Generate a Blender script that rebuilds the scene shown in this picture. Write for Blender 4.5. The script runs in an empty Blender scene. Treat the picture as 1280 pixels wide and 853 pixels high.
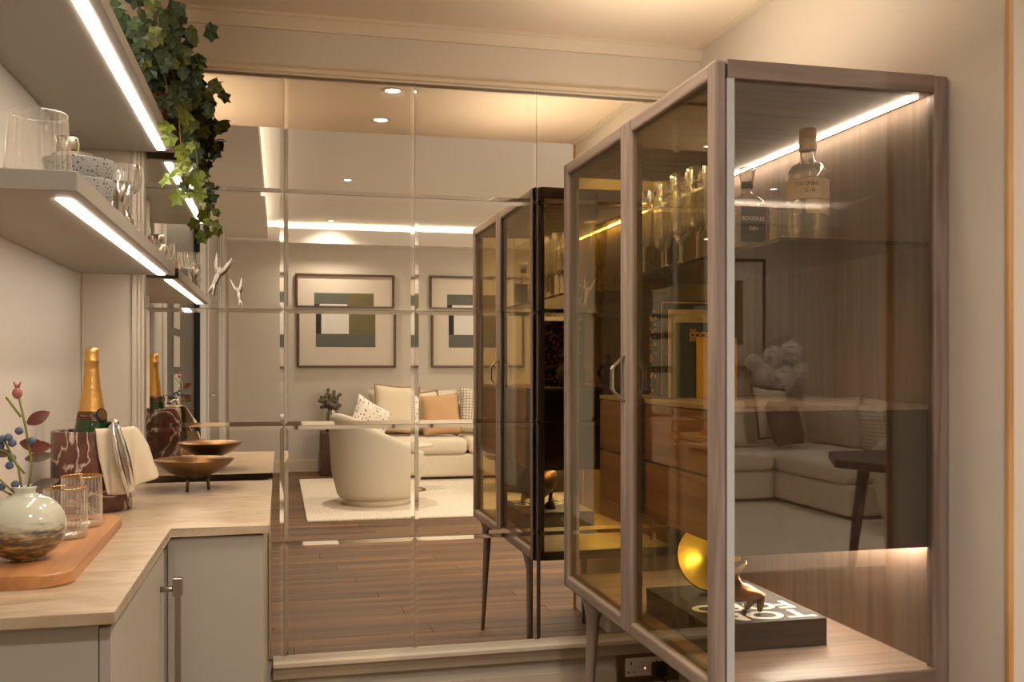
import bpy, bmesh, math, random
from mathutils import Vector, Matrix, Euler, noise
R = math.radians
PI = math.pi
C = bpy.context.scene.collection
rnd = random.Random(7)

# ------------------------------------------------------------------ camera, world, light, exposure
cam_d = bpy.data.cameras.new('camera'); cam = bpy.data.objects.new('camera', cam_d); C.objects.link(cam)
cam.location = (0, 0, 1.25); cam.rotation_euler = (R(90), 0, R(-13.4))
cam_d.lens = 36 * 1220 / 1280; cam_d.sensor_width = 36; cam_d.shift_y = 30.5 / 1280
cam_d.clip_start = 0.02
bpy.context.scene.camera = cam
world = bpy.data.worlds.new('world'); bpy.context.scene.world = world; world.use_nodes = True
world.node_tree.nodes['Background'].inputs[0].default_value = (1.0, 0.86, 0.70, 1)
world.node_tree.nodes['Background'].inputs[1].default_value = 0.3
vs = bpy.context.scene.view_settings
vs.view_transform = 'Standard'; vs.look = 'None'; vs.gamma = 1.0; vs.exposure = 0.9; vs.use_curve_mapping = False
cy = bpy.context.scene.cycles
cy.max_bounces = 14; cy.glossy_bounces = 8; cy.transparent_max_bounces = 40; cy.transmission_bounces = 8; cy.diffuse_bounces = 5
cy.sample_clamp_indirect = 4.0; cy.caustics_reflective = False; cy.caustics_refractive = False

def area(name, loc, rot, sx, sy, power, col):
    l = bpy.data.lights.new(name, 'AREA'); l.shape = 'RECTANGLE'; l.size = sx; l.size_y = sy; l.energy = power; l.color = col
    o = bpy.data.objects.new(name, l); C.objects.link(o); o.location = loc; o.rotation_euler = rot
    return o
def spot(name, loc, power, col, ang=110, rad=0.04, blend=0.8):
    l = bpy.data.lights.new(name, 'SPOT'); l.energy = power; l.color = col; l.spot_size = R(ang); l.spot_blend = blend; l.shadow_soft_size = rad
    o = bpy.data.objects.new(name, l); C.objects.link(o); o.location = loc
    return o
WARM = (1.0, 0.85, 0.68); WARMER = (1.0, 0.70, 0.42); NEUT = (1.0, 0.93, 0.83)
LIV_Z = 2.94; BAR_Z = 2.40
# cove uplights hidden behind the coffer edges of the living room ceiling
area('cove_light_rear', (2.6, -5.40, 2.86), (R(180), 0, 0), 6.0, 0.06, 20, NEUT)
area('cove_light_left', (-0.35, -1.9, 2.86), (R(180), 0, 0), 0.30, 6.2, 17, NEUT)
# recessed downlights
LIV_SPOTS = [(0.60, -5.0), (0.60, -2.4), (0.6, 0.3), (2.6, -4.6), (2.6, -2.4), (2.6, 0.3), (4.6, -4.6), (4.6, -2.4), (4.6, 0.3)]
BAR_SPOTS = [(0.46, 2.50), (0.46, 2.0), (-0.35, 1.85)]  # first is the bar's own; the other two are added to brighten it
for x, y in LIV_SPOTS: spot('downlight_beam', (x, y, LIV_Z - 0.03), 36 if y < -4.5 else 80, NEUT, 150, 0.06, 1.0)
# fill light at an added, unseen window on the near right living room wall
area('window_fill_light', (3.7, 1.70, 1.45), (R(-90), 0, 0), 2.6, 1.9, 34, (1.0, 0.95, 0.88))
# added fill uplights above the display cabinet and upper shelf, brightening the bar ceiling
area('fill_uplight_cabinet', (1.10, 2.5, 1.96), (R(180), 0, 0), 0.16, 0.9, 2.4, WARM)
area('fill_uplight_shelf', (-0.50, 2.25, 1.985), (R(180), 0, 0), 0.10, 0.9, 1.9, WARM)
for x, y in BAR_SPOTS: spot('downlight_beam', (x, y, BAR_Z - 0.03), 16, WARM, 150, 0.05, 1.0)

# ------------------------------------------------------------------ materials
def newmat(name):
    m = bpy.data.materials.new(name); m.use_nodes = True
    return m, m.node_tree, m.node_tree.nodes['Principled BSDF']
def lin(c):
    return tuple((v / 255 / 12.92 if v <= 10 else ((v / 255 + 0.055) / 1.055) ** 2.4) for v in c) + (1,)
def plain(name, rgb, rough=0.5, metal=0.0, vary=0.06, scale=6.0, bump=0.0, bscale=60, coat=0.0):
    m, t, p = newmat(name); N = t.nodes; L = t.links
    p.inputs['Roughness'].default_value = rough; p.inputs['Metallic'].default_value = metal
    p.inputs['Coat Weight'].default_value = coat
    tc = N.new('ShaderNodeTexCoord'); nz = N.new('ShaderNodeTexNoise'); nz.inputs['Scale'].default_value = scale; nz.inputs['Detail'].default_value = 3
    L.new(tc.outputs['Object'], nz.inputs['Vector'])
    mx = N.new('ShaderNodeMix'); mx.data_type = 'RGBA'
    c = lin(rgb); mx.inputs[6].default_value = tuple(v * (1 - vary) for v in c[:3]) + (1,); mx.inputs[7].default_value = tuple(min(1, v * (1 + vary)) for v in c[:3]) + (1,)
    L.new(nz.outputs['Fac'], mx.inputs[0]); L.new(mx.outputs[2], p.inputs['Base Color'])
    if bump:
        nb = N.new('ShaderNodeTexNoise'); nb.inputs['Scale'].default_value = bscale; nb.inputs['Detail'].default_value = 4
        L.new(tc.outputs['Object'], nb.inputs['Vector'])
        b = N.new('ShaderNodeBump'); b.inputs['Strength'].default_value = bump; b.inputs['Distance'].default_value = 0.004
        L.new(nb.outputs['Fac'], b.inputs['Height']); L.new(b.outputs['Normal'], p.inputs['Normal'])
    return m
def wood(name, a, b, axis='z', rough=0.42, scale=1.0, var=0.0):
    m, t, p = newmat(name); N = t.nodes; L = t.links
    p.inputs['Roughness'].default_value = rough
    tc = N.new('ShaderNodeTexCoord'); mp = N.new('ShaderNodeMapping')
    s = {'x': (1.2, 22, 22), 'y': (22, 1.2, 22), 'z': (22, 22, 1.2)}[axis]
    mp.inputs['Scale'].default_value = tuple(v * scale for v in s)
    L.new(tc.outputs['Object'], mp.inputs['Vector'])
    if var:
        oi = N.new('ShaderNodeObjectInfo'); ad = N.new('ShaderNodeVectorMath'); ad.operation = 'ADD'
        sc = N.new('ShaderNodeMath'); sc.operation = 'MULTIPLY'; sc.inputs[1].default_value = 40
        L.new(oi.outputs['Random'], sc.inputs[0]); cb = N.new('ShaderNodeCombineXYZ')
        for i in range(3): L.new(sc.outputs[0], cb.inputs[i])
        L.new(mp.outputs[0], ad.inputs[0]); L.new(cb.outputs[0], ad.inputs[1]); vec = ad.outputs[0]
    else: vec = mp.outputs[0]
    nz = N.new('ShaderNodeTexNoise'); nz.inputs['Scale'].default_value = 1.6; nz.inputs['Detail'].default_value = 6; nz.inputs['Distortion'].default_value = 0.8
    L.new(vec, nz.inputs['Vector'])
    rp = N.new('ShaderNodeValToRGB'); rp.color_ramp.elements[0].position = 0.32; rp.color_ramp.elements[1].position = 0.68
    rp.color_ramp.elements[0].color = lin(a); rp.color_ramp.elements[1].color = lin(b)
    L.new(nz.outputs['Fac'], rp.inputs[0]); col = rp.outputs[0]
    if var:
        hs = N.new('ShaderNodeHueSaturation'); mr = N.new('ShaderNodeMapRange')
        mr.inputs[3].default_value = 1 - var; mr.inputs[4].default_value = 1 + var
        L.new(oi.outputs['Random'], mr.inputs[0]); L.new(mr.outputs[0], hs.inputs['Value']); L.new(col, hs.inputs['Color']); col = hs.outputs[0]
    L.new(col, p.inputs['Base Color'])
    bp = N.new('ShaderNodeBump'); bp.inputs['Strength'].default_value = 0.12; bp.inputs['Distance'].default_value = 0.002
    L.new(nz.outputs['Fac'], bp.inputs['Height']); L.new(bp.outputs['Normal'], p.inputs['Normal'])
    return m
def emit(name, col, st):
    m, t, p = newmat(name)
    p.inputs['Base Color'].default_value = (0.8, 0.8, 0.8, 1); p.inputs['Emission Color'].default_value = tuple(col) + (1,); p.inputs['Emission Strength'].default_value = st
    return m
def glass(name, tint=(1, 1, 1), refl=0.04, edge=0.5, rough=0.0, power=3.0, milk=0.0):
    """clear pane: tinted see-through plus a mirror layer that grows at grazing angles"""
    m = bpy.data.materials.new(name); m.use_nodes = True; t = m.node_tree; N = t.nodes; L = t.links; N.clear()
    out = N.new('ShaderNodeOutputMaterial'); mx = N.new('ShaderNodeMixShader'); tr = N.new('ShaderNodeBsdfTransparent'); gl = N.new('ShaderNodeBsdfGlossy')
    tr.inputs[0].default_value = tuple(tint) + (1,); gl.inputs['Roughness'].default_value = rough; gl.inputs[0].default_value = (1, 1, 1, 1)
    lw = N.new('ShaderNodeLayerWeight'); lw.inputs[0].default_value = 0.5
    pw = N.new('ShaderNodeMath'); pw.operation = 'POWER'; pw.inputs[1].default_value = power
    mr = N.new('ShaderNodeMapRange'); mr.inputs[3].default_value = refl; mr.inputs[4].default_value = edge
    L.new(lw.outputs['Facing'], pw.inputs[0]); L.new(pw.outputs[0], mr.inputs[0])
    src = tr
    if milk:
        df = N.new('ShaderNodeBsdfDiffuse'); df.inputs[0].default_value = (0.92, 0.90, 0.86, 1); tl = N.new('ShaderNodeBsdfTranslucent'); tl.inputs[0].default_value = (0.92, 0.90, 0.86, 1)
        ad = N.new('ShaderNodeMixShader'); L.new(df.outputs[0], ad.inputs[1]); L.new(tl.outputs[0], ad.inputs[2])
        src = N.new('ShaderNodeMixShader'); src.inputs[0].default_value = milk; L.new(tr.outputs[0], src.inputs[1]); L.new(ad.outputs[0], src.inputs[2])
    L.new(mr.outputs[0], mx.inputs[0]); L.new(src.outputs[0], mx.inputs[1]); L.new(gl.outputs[0], mx.inputs[2]); L.new(mx.outputs[0], out.inputs[0])
    return m
def marble(name, base, dark, vein, scale, vscale, vw=0.03, rough=0.25, stretch=(1, 1, 1)):
    m, t, p = newmat(name); N = t.nodes; L = t.links; p.inputs['Roughness'].default_value = rough
    tc = N.new('ShaderNodeTexCoord'); mp = N.new('ShaderNodeMapping'); mp.inputs['Scale'].default_value = stretch; mp.inputs['Rotation'].default_value = (0, 0, 0.7)
    L.new(tc.outputs['Object'], mp.inputs[0])
    n1 = N.new('ShaderNodeTexNoise'); n1.inputs['Scale'].default_value = scale; n1.inputs['Detail'].default_value = 8; n1.inputs['Distortion'].default_value = 1.2
    L.new(mp.outputs[0], n1.inputs[0])
    r1 = N.new('ShaderNodeValToRGB'); r1.color_ramp.elements[0].position = 0.38; r1.color_ramp.elements[1].position = 0.62
    r1.color_ramp.elements[0].color = lin(dark); r1.color_ramp.elements[1].color = lin(base); L.new(n1.outputs['Fac'], r1.inputs[0])
    n2 = N.new('ShaderNodeTexNoise'); n2.inputs['Scale'].default_value = vscale; n2.inputs['Detail'].default_value = 5; n2.inputs['Distortion'].default_value = 2.0
    L.new(mp.outputs[0], n2.inputs[0])
    s = N.new('ShaderNodeMath'); s.operation = 'SUBTRACT'; s.inputs[1].default_value = 0.5; L.new(n2.outputs['Fac'], s.inputs[0])
    a = N.new('ShaderNodeMath'); a.operation = 'ABSOLUTE'; L.new(s.outputs[0], a.inputs[0])
    mr = N.new('ShaderNodeMapRange'); mr.inputs[1].default_value = 0; mr.inputs[2].default_value = vw; mr.inputs[3].default_value = 1; mr.inputs[4].default_value = 0; L.new(a.outputs[0], mr.inputs[0])
    mx = N.new('ShaderNodeMix'); mx.data_type = 'RGBA'; mx.inputs[7].default_value = lin(vein)
    L.new(mr.outputs[0], mx.inputs[0]); L.new(r1.outputs[0], mx.inputs[6]); L.new(mx.outputs[2], p.inputs['Base Color'])
    return m
def speckle(name, base, spot_c, scale=120, thr=0.22, rough=0.6):
    m, t, p = newmat(name); N = t.nodes; L = t.links; p.inputs['Roughness'].default_value = rough
    tc = N.new('ShaderNodeTexCoord'); v = N.new('ShaderNodeTexVoronoi'); v.inputs['Scale'].default_value = scale; L.new(tc.outputs['Object'], v.inputs['Vector'])
    r = N.new('ShaderNodeValToRGB'); r.color_ramp.interpolation = 'CONSTANT'; r.color_ramp.elements[0].color = lin(spot_c); r.color_ramp.elements[1].position = thr; r.color_ramp.elements[1].color = lin(base)
    L.new(v.outputs['Distance'], r.inputs[0]); L.new(r.outputs[0], p.inputs['Base Color'])
    return m
def vase_mat():
    m, t, p = newmat('glazed_ceramic'); N = t.nodes; L = t.links; p.inputs['Roughness'].default_value = 0.12; p.inputs['Coat Weight'].default_value = 0.5
    tc = N.new('ShaderNodeTexCoord'); sp = N.new('ShaderNodeSeparateXYZ'); L.new(tc.outputs['Object'], sp.inputs[0])
    n = N.new('ShaderNodeTexNoise'); n.inputs['Scale'].default_value = 40; n.inputs['Detail'].default_value = 6
    mp = N.new('ShaderNodeMapping'); mp.inputs['Scale'].default_value = (1, 1, 3.5); L.new(tc.outputs['Object'], mp.inputs[0]); L.new(mp.outputs[0], n.inputs[0])
    r = N.new('ShaderNodeValToRGB'); e = r.color_ramp.elements; e[0].position = 0.35; e[0].color = lin((70, 78, 74)); e[1].position = 0.66; e[1].color = lin((196, 168, 116))
    e2 = e.new(0.5); e2.color = lin((120, 98, 62)); L.new(n.outputs['Fac'], r.inputs[0])
    md = N.new('ShaderNodeMath'); md.operation = 'MULTIPLY_ADD'; md.inputs[1].default_value = 0.05; L.new(n.outputs['Fac'], md.inputs[0]); L.new(sp.outputs[2], md.inputs[2])
    mr = N.new('ShaderNodeMapRange'); mr.inputs[1].default_value = 0.070; mr.inputs[2].default_value = 0.094; L.new(md.outputs[0], mr.inputs[0])
    mx = N.new('ShaderNodeMix'); mx.data_type = 'RGBA'; mx.inputs[7].default_value = lin((198, 196, 176)); L.new(mr.outputs[0], mx.inputs[0]); L.new(r.outputs[0], mx.inputs[6]); L.new(mx.outputs[2], p.inputs['Base Color'])
    return m
def check_mat():
    m, t, p = newmat('checked_wool'); N = t.nodes; L = t.links; p.inputs['Roughness'].default_value = 0.9
    tc = N.new('ShaderNodeTexCoord'); sp = N.new('ShaderNodeSeparateXYZ'); L.new(tc.outputs['Object'], sp.inputs[0]); outs = []
    nz = N.new('ShaderNodeTexNoise'); nz.inputs['Scale'].default_value = 30; L.new(tc.outputs['Object'], nz.inputs[0])
    for i in (0, 2):
        a = N.new('ShaderNodeMath'); a.operation = 'MULTIPLY_ADD'; a.inputs[1].default_value = 0.014; L.new(nz.outputs['Fac'], a.inputs[0]); L.new(sp.outputs[i], a.inputs[2])
        b = N.new('ShaderNodeMath'); b.operation = 'PINGPONG'; b.inputs[1].default_value = 0.017; L.new(a.outputs[0], b.inputs[0])
        c = N.new('ShaderNodeMath'); c.operation = 'LESS_THAN'; c.inputs[1].default_value = 0.0035; L.new(b.outputs[0], c.inputs[0]); outs.append(c)
    mxm = N.new('ShaderNodeMath'); mxm.operation = 'MAXIMUM'; L.new(outs[0].outputs[0], mxm.inputs[0]); L.new(outs[1].outputs[0], mxm.inputs[1])
    mx = N.new('ShaderNodeMix'); mx.data_type = 'RGBA'; mx.inputs[6].default_value = lin((226, 214, 194)); mx.inputs[7].default_value = lin((150, 134, 116)); L.new(mxm.outputs[0], mx.inputs[0]); L.new(mx.outputs[2], p.inputs['Base Color'])
    return m

M = dict(
    wall=plain('wall_paint', (208, 198, 184), 0.85, vary=0.02, scale=2, bump=0.05, bscale=25),
    panelwall=plain('panel_paint', (200, 188, 172), 0.7, vary=0.02),
    ceil=plain('ceiling_paint', (232, 214, 190), 0.9, vary=0.02, scale=1.5),
    livceil=plain('white_ceiling_paint', (226, 220, 212), 0.9, vary=0.01),
    livwall=plain('grey_beige_wall_paint', (206, 196, 182), 0.85, vary=0.02, scale=2),
    trim=plain('satin_trim_paint', (214, 200, 178), 0.6, vary=0.02),
    cab=plain('taupe_cabinet_paint', (172, 164, 152), 0.4, vary=0.02),
    shelf=plain('grey_shelf_paint', (168, 161, 150), 0.5, vary=0.03),
    counter=marble('beige_marble', (194, 174, 148), (168, 144, 116), (184, 156, 124), 5, 3.2, 0.010, 0.28, (1.5, 4.5, 1)),
    redmarble=marble('red_veined_marble', (112, 70, 60), (74, 44, 38), (208, 186, 172), 7, 5, 0.03, 0.15),
    taupewood=wood('taupe_walnut_upright', (122, 104, 94), (160, 142, 130), 'z'),
    taupewood_y=wood('taupe_walnut_lengthwise', (128, 110, 98), (166, 147, 133), 'y'),
    taupewood_x=wood('taupe_walnut_crosswise', (114, 97, 85), (148, 128, 114), 'x'),
    backwood=wood('cabinet_back_walnut', (118, 98, 82), (142, 120, 102), 'z', 0.6),
    drawerwood=wood('walnut_drawer_front', (96, 62, 40), (136, 92, 60), 'y', 0.3),
    floorwood=wood('oak_floor', (70, 45, 24), (118, 82, 46), 'x', 0.5, 0.35, 0.30),
    darkwood=wood('dark_stained_wood', (44, 30, 24), (66, 48, 38), 'y', 0.35),
    boardwood=wood('acacia_board', (150, 96, 58), (196, 138, 88), 'y', 0.35, 0.6),
    glassedge=plain('ground_glass_edge', (196, 198, 196), 0.3, 0.0, 0.03), chrome=plain('polished_chrome', (215, 212, 208), 0.12, 1.0, 0.0),
    brass=plain('brushed_brass', (150, 124, 88), 0.35, 1.0, 0.05),
    brassgold=plain('gold_rim', (214, 168, 90), 0.2, 1.0, 0.0),
    gold=plain('hammered_gold', (246, 206, 70), 0.36, 0.85, 0.15, 14, 0.2, 30),
    bronze=plain('aged_bronze', (124, 92, 60), 0.35, 1.0, 0.3, 25, 0.2, 50),
    darkbronze=plain('dark_bronze', (70, 50, 32), 0.35, 1.0, 0.2),
    fabric=plain('cream_upholstery', (222, 208, 186), 0.95, vary=0.04, scale=20, bump=0.3, bscale=250),
    boucle=plain('beige_chair_fabric', (206, 194, 174), 0.9, vary=0.03, scale=20, bump=0.2, bscale=200),
    linen=plain('linen_napkin', (206, 190, 164), 0.9, vary=0.04, scale=20, bump=0.25, bscale=300),
    peach=plain('peach_velvet', (206, 164, 118), 0.8, vary=0.08, scale=8),
    creamp=plain('cream_linen_cushion', (232, 216, 188), 0.9, vary=0.04),
    brownp=plain('brown_velvet_cushion', (96, 78, 66), 0.8, vary=0.08),
    trimbrown=plain('dark_fringe', (70, 56, 48), 0.95, vary=0.2, scale=90),
    trimtan=plain('tan_fringe', (168, 134, 90), 0.95, vary=0.25, scale=90),
    rug=speckle('looped_wool_rug', (220, 206, 186), (180, 164, 142), 60, 0.3, 0.98),
    terrazzo=speckle('terrazzo', (172, 172, 168), (52, 56, 62), 130, 0.26, 0.5),
    speckp=speckle('speckled_cushion', (226, 214, 198), (80, 62, 66), 38, 0.27, 0.9),
    mott=speckle('mottled_stoneware', (176, 136, 106), (110, 80, 62), 55, 0.4, 0.8),
    steel=plain('brushed_steel', (170, 162, 150), 0.25, 1.0, 0.05, 40),
    black=plain('black_cover', (20, 20, 20), 0.7, vary=0.1),
    blackdoor=plain('black_door_paint', (40, 34, 30), 0.35, vary=0.05),
    greydoor=plain('grey_brown_door_paint', (128, 114, 100), 0.5, vary=0.03),
    architrave=plain('pale_grey_architrave', (188, 184, 178), 0.5, vary=0.02),
    white=plain('white_plastic', (226, 218, 204), 0.4, vary=0.01),
    letter=plain('white_print', (232, 222, 204), 0.6, vary=0.02),
    goldprint=plain('gold_print', (222, 160, 50), 0.5, vary=0.02),
    gridpaper=plain('mount_card', (214, 200, 182), 0.9, vary=0.01),
    artgrey=plain('painted_slate_green', (100, 100, 90), 0.9, vary=0.05),
    artolive=plain('painted_olive', (112, 102, 68), 0.9, vary=0.05),
    artwhite=plain('painted_white', (222, 216, 208), 0.9, vary=0.02),
    artblack=plain('painted_charcoal', (52, 48, 44), 0.9, vary=0.05),
    framewood=wood('walnut_picture_frame', (70, 46, 32), (98, 68, 48), 'x'),
    greenglass=plain('green_bottle_glass', (18, 58, 16), 0.06, 0.0, 0.25, 12, coat=0.6),
    foil=plain('gold_foil', (214, 166, 92), 0.32, 0.75, 0.12, 30, 0.5, 70),
    foilband=plain('dark_neck_label', (52, 36, 26), 0.4, 0.2, 0.1),
    bluelabel=plain('navy_bottle_label', (44, 50, 54), 0.5, vary=0.05),
    palelabel=plain('pale_bottle_label', (214, 196, 166), 0.7, vary=0.03),
    cork=plain('cork_stopper', (196, 156, 108), 0.8, vary=0.15, scale=60),
    ivy_a=plain('ivy_leaf_deep_green', (46, 66, 40), 0.45, vary=0.35, scale=18),
    ivy_b=plain('ivy_leaf_bright', (120, 136, 48), 0.45, vary=0.3, scale=25),
    ivy_c=plain('ivy_leaf_olive', (82, 92, 46), 0.45, vary=0.3, scale=20),
    stemb=plain('brown_stem', (122, 92, 50), 0.7, vary=0.2),
    stemg=plain('green_stem', (136, 138, 70), 0.6, vary=0.2),
    berry=plain('blue_berry', (88, 104, 128), 0.55, vary=0.2, scale=80),
    rleaf=plain('red_brown_leaf', (112, 58, 48), 0.5, vary=0.25, scale=30),
    gleaf=plain('grey_brown_leaf', (104, 90, 74), 0.55, vary=0.25, scale=30),
    pinkbud=plain('pink_bud', (176, 110, 104), 0.6, vary=0.15),
    vase=vase_mat(), check=check_mat(),
    hyd=plain('pale_grey_petal', (236, 230, 220), 0.8, vary=0.15, scale=40),
    green_book=plain('dark_green_cover', (34, 48, 40), 0.5, vary=0.06), green_spine=plain('green_spine', (66, 84, 56), 0.5, vary=0.05),
    yellow_book=plain('ochre_cover', (218, 166, 30), 0.55, vary=0.05), cream_book=plain('cream_cover', (206, 184, 138), 0.6, vary=0.03),
    pages=plain('page_edges', (214, 200, 172), 0.8, vary=0.1, scale=200),
    led=emit('led_strip', (1.0, 0.89, 0.77), 15), ledthin=emit('led_strip_cabinet', (1.0, 0.90, 0.76), 20), ledunder=emit('led_strip_under_drawers', (1.0, 0.90, 0.76), 190), lamp=emit('downlight_lamp', (1.0, 0.86, 0.68), 25),
    redled=emit('red_indicator', (1.0, 0.25, 0.2), 3),
    mirror=None,
    amber=glass('bronze_tinted_glass', (0.93, 0.86, 0.64), 0.035, 0.40), smoke=glass('side_glass', (0.90, 0.86, 0.81), 0.058, 0.5, power=2.0),
    clear=glass('clear_glassware', (0.95, 0.94, 0.91), 0.08, 0.9, 0.03, 1.4, 0.05), crystal=glass('cut_crystal', (0.95, 0.94, 0.92), 0.2, 0.95, 0.06, 1.0, 0.13),
    shelfglass=glass('glass_shelf', (0.55, 0.52, 0.48), 0.10, 0.6), shelfedge=plain('dark_glass_edge', (36, 34, 30), 0.15, vary=0.0),
    liquid=plain('rose_drink', (190, 130, 110), 0.2, vary=0.2),
)
m, t, p = newmat('bronze_tinted_mirror'); p.inputs['Metallic'].default_value = 1; p.inputs['Roughness'].default_value = 0.0; p.inputs['Base Color'].default_value = (0.84, 0.79, 0.70, 1); M['mirror'] = m
m, t, p = newmat('mirror_bevel_glass'); p.inputs['Metallic'].default_value = 1; p.inputs['Roughness'].default_value = 0.02; p.inputs['Base Color'].default_value = (0.88, 0.83, 0.74, 1); M['bevel'] = m

# ------------------------------------------------------------------ helpers
def B(): return bmesh.new()
def bx(b, x0, x1, y0, y1, z0, z1, bev=0.0, seg=2, mi=0):
    vs = [b.verts.new((x, y, z)) for x in (x0, x1) for y in (y0, y1) for z in (z0, z1)]
    fs = [b.faces.new([vs[i] for i in f]) for f in ((0, 1, 3, 2), (4, 6, 7, 5), (0, 4, 5, 1), (2, 3, 7, 6), (0, 2, 6, 4), (1, 5, 7, 3))]
    for f in fs: f.material_index = mi
    if bev:
        es = set(e for f in fs for e in f.edges)
        r = bmesh.ops.bevel(b, geom=list(es), offset=bev, segments=seg, profile=0.5, affect='EDGES')
        for f in r['faces']: f.material_index = mi
    return b
def lathe(b, prof, seg=32, cx=0, cy=0, cz=0, rib=0, amp=0.0, cap0=True, cap1=False, ribrange=None):
    rings = []
    for i, (r, z) in enumerate(prof):
        ring = []
        for k in range(seg):
            a = 2 * PI * k / seg
            rr = r
            if rib and (ribrange is None or ribrange[0] <= z <= ribrange[1]): rr = r * (1 + amp * math.cos(rib * a))
            ring.append(b.verts.new((cx + rr * math.cos(a), cy + rr * math.sin(a), cz + z)))
        rings.append(ring)
    for i in range(len(rings) - 1):
        for k in range(seg):
            b.faces.new((rings[i][k], rings[i][(k + 1) % seg], rings[i + 1][(k + 1) % seg], rings[i + 1][k])).smooth = True
    if cap0: b.faces.new(rings[0][::-1])
    if cap1: b.faces.new(rings[-1])
    return b
def tube(b, pts, r, seg=8, closed=False):
    pts = [Vector(p) for p in pts]; n = len(pts); rings = []
    rs = r if isinstance(r, (list, tuple)) else [r] * n
    up = None
    for i, p in enumerate(pts):
        if closed: d = (pts[(i + 1) % n] - pts[i - 1])
        else: d = pts[min(i + 1, n - 1)] - pts[max(i - 1, 0)]
        d = d.normalized() if d.length > 1e-9 else Vector((0, 0, 1))
        if up is None:
            up = Vector((0, 0, 1)) if abs(d.z) < 0.9 else Vector((1, 0, 0))
        s = d.cross(up).normalized(); up = s.cross(d).normalized()
        rings.append([b.verts.new(p + (s * math.cos(2 * PI * k / seg) + up * math.sin(2 * PI * k / seg)) * rs[i]) for k in range(seg)])
    for i in range(n if closed else n - 1):
        A, D = rings[i], rings[(i + 1) % n]
        for k in range(seg): b.faces.new((A[k], A[(k + 1) % seg], D[(k + 1) % seg], D[k])).smooth = True
    if not closed: b.faces.new(rings[0][::-1]); b.faces.new(rings[-1])
    return b
def ball(b, c, r, sub=2, sc=(1, 1, 1)):
    g = bmesh.ops.create_icosphere(b, subdivisions=sub, radius=r)
    for v in g['verts']: v.co = Vector((v.co.x * sc[0] + c[0], v.co.y * sc[1] + c[1], v.co.z * sc[2] + c[2]))
    for v in g['verts']:
        for f in v.link_faces: f.smooth = True
    return b
def prism(b, poly, z0, z1, bev=0.0):
    lo = [b.verts.new((x, y, z0)) for x, y in poly]; hi = [b.verts.new((x, y, z1)) for x, y in poly]; n = len(poly)
    b.faces.new(lo[::-1]); b.faces.new(hi)
    for i in range(n): b.faces.new((lo[i], lo[(i + 1) % n], hi[(i + 1) % n], hi[i]))
    if bev: bmesh.ops.bevel(b, geom=b.edges[:], offset=bev, segments=2, profile=0.5, affect='EDGES')
    return b
def wl(o):
    v = Vector((0, 0, 0))
    while o: v += o.location; o = o.parent
    return v
def tag(o, label=None, cat=None, group=None, kind=None):
    if label: o['label'] = label
    if cat: o['category'] = cat
    if group: o['group'] = group
    if kind: o['kind'] = kind
    return o
def obj(name, b, mat, parent=None, label=None, world=True, smooth=False, loc=None):
    """world=True: the mesh was drawn in world coordinates; it is moved into its parent's frame"""
    bmesh.ops.recalc_face_normals(b, faces=b.faces[:])
    if parent is not None and world:
        off = wl(parent)
        for v in b.verts: v.co -= off
    if parent is None and loc is not None:
        for v in b.verts: v.co -= Vector(loc)
    me = bpy.data.meshes.new(name); b.to_mesh(me); b.free()
    for m_ in (mat if isinstance(mat, (list, tuple)) else [mat]): me.materials.append(m_)
    if smooth:
        for f in me.polygons: f.use_smooth = True
    o = bpy.data.objects.new(name, me); C.objects.link(o)
    if parent is not None: o.parent = parent
    elif loc is not None: o.location = loc
    if label: o['label'] = label
    return o
def thing(name, label, cat, loc=(0, 0, 0), rz=0, group=None):
    o = bpy.data.objects.new(name, None); C.objects.link(o); o.location = loc; o.rotation_euler = (0, 0, rz)
    o.empty_display_size = 0.05
    return tag(o, label, cat, group)
def struct(name, b, mat, parent=None):
    o = obj(name, b, mat, parent)
    if parent is None: o['kind'] = 'structure'
    return o
def dup(root, loc, rz=None, label=None, group=None):
    r = root.copy(); C.objects.link(r); r.location = loc
    if rz is not None: r.rotation_euler = (0, 0, rz)
    if label: r['label'] = label
    if group: r['group'] = group
    for ch in list(root.children):
        c = ch.copy(); C.objects.link(c); c.parent = r
        for g in ch.children:
            d = g.copy(); C.objects.link(d); d.parent = c
    return r
def text(name, body, size, loc, rot, mat, parent, ext=0.0006, align='CENTER', space=1.0, scale=(1, 1, 1), off=0.0):
    cu = bpy.data.curves.new(name, 'FONT'); cu.body = body; cu.size = size; cu.extrude = ext; cu.align_x = align; cu.align_y = 'CENTER'; cu.space_character = space
    cu.space_line = 0.8; cu.offset = off
    cu.materials.append(mat); tmp = bpy.data.objects.new('tmp_text', cu)
    me = bpy.data.meshes.new_from_object(tmp); bpy.data.objects.remove(tmp); o = bpy.data.objects.new(name, me); C.objects.link(o)
    o.parent = parent; o.location = Vector(loc) - wl(parent); o.rotation_euler = rot; o.scale = scale
    return o

# ------------------------------------------------------------------ the setting
b = B(); bx(b, -0.7, 5.85, -5.55, 3.4, -0.12, -0.012); floor = struct('floor', b, M['darkwood'])
pw = 0.125; row = 0; y = 3.3
plank_meshes = {}
while y > -5.44:
    x = -0.6; off = (row * 0.73) % 2.1
    first = True
    while x < 5.74:
        ln = (2.3 - off) if first else 2.3
        first = False
        ln = min(ln, 5.75 - x)
        if ln < 0.02: break
        key = round(ln, 2)
        if key not in plank_meshes:
            b = B(); bx(b, 0.0008, ln - 0.0008, -pw + 0.0008, -0.0008, -0.012, 0.0, 0.0012, 1)
            o = obj('floor_plank', b, M['floorwood'], floor); plank_meshes[key] = o.data
        else:
            o = bpy.data.objects.new('floor_plank', plank_meshes[key]); C.objects.link(o); o.parent = floor
        o.location = (x, y, 0); x += ln
    y -= pw; row += 1

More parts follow.
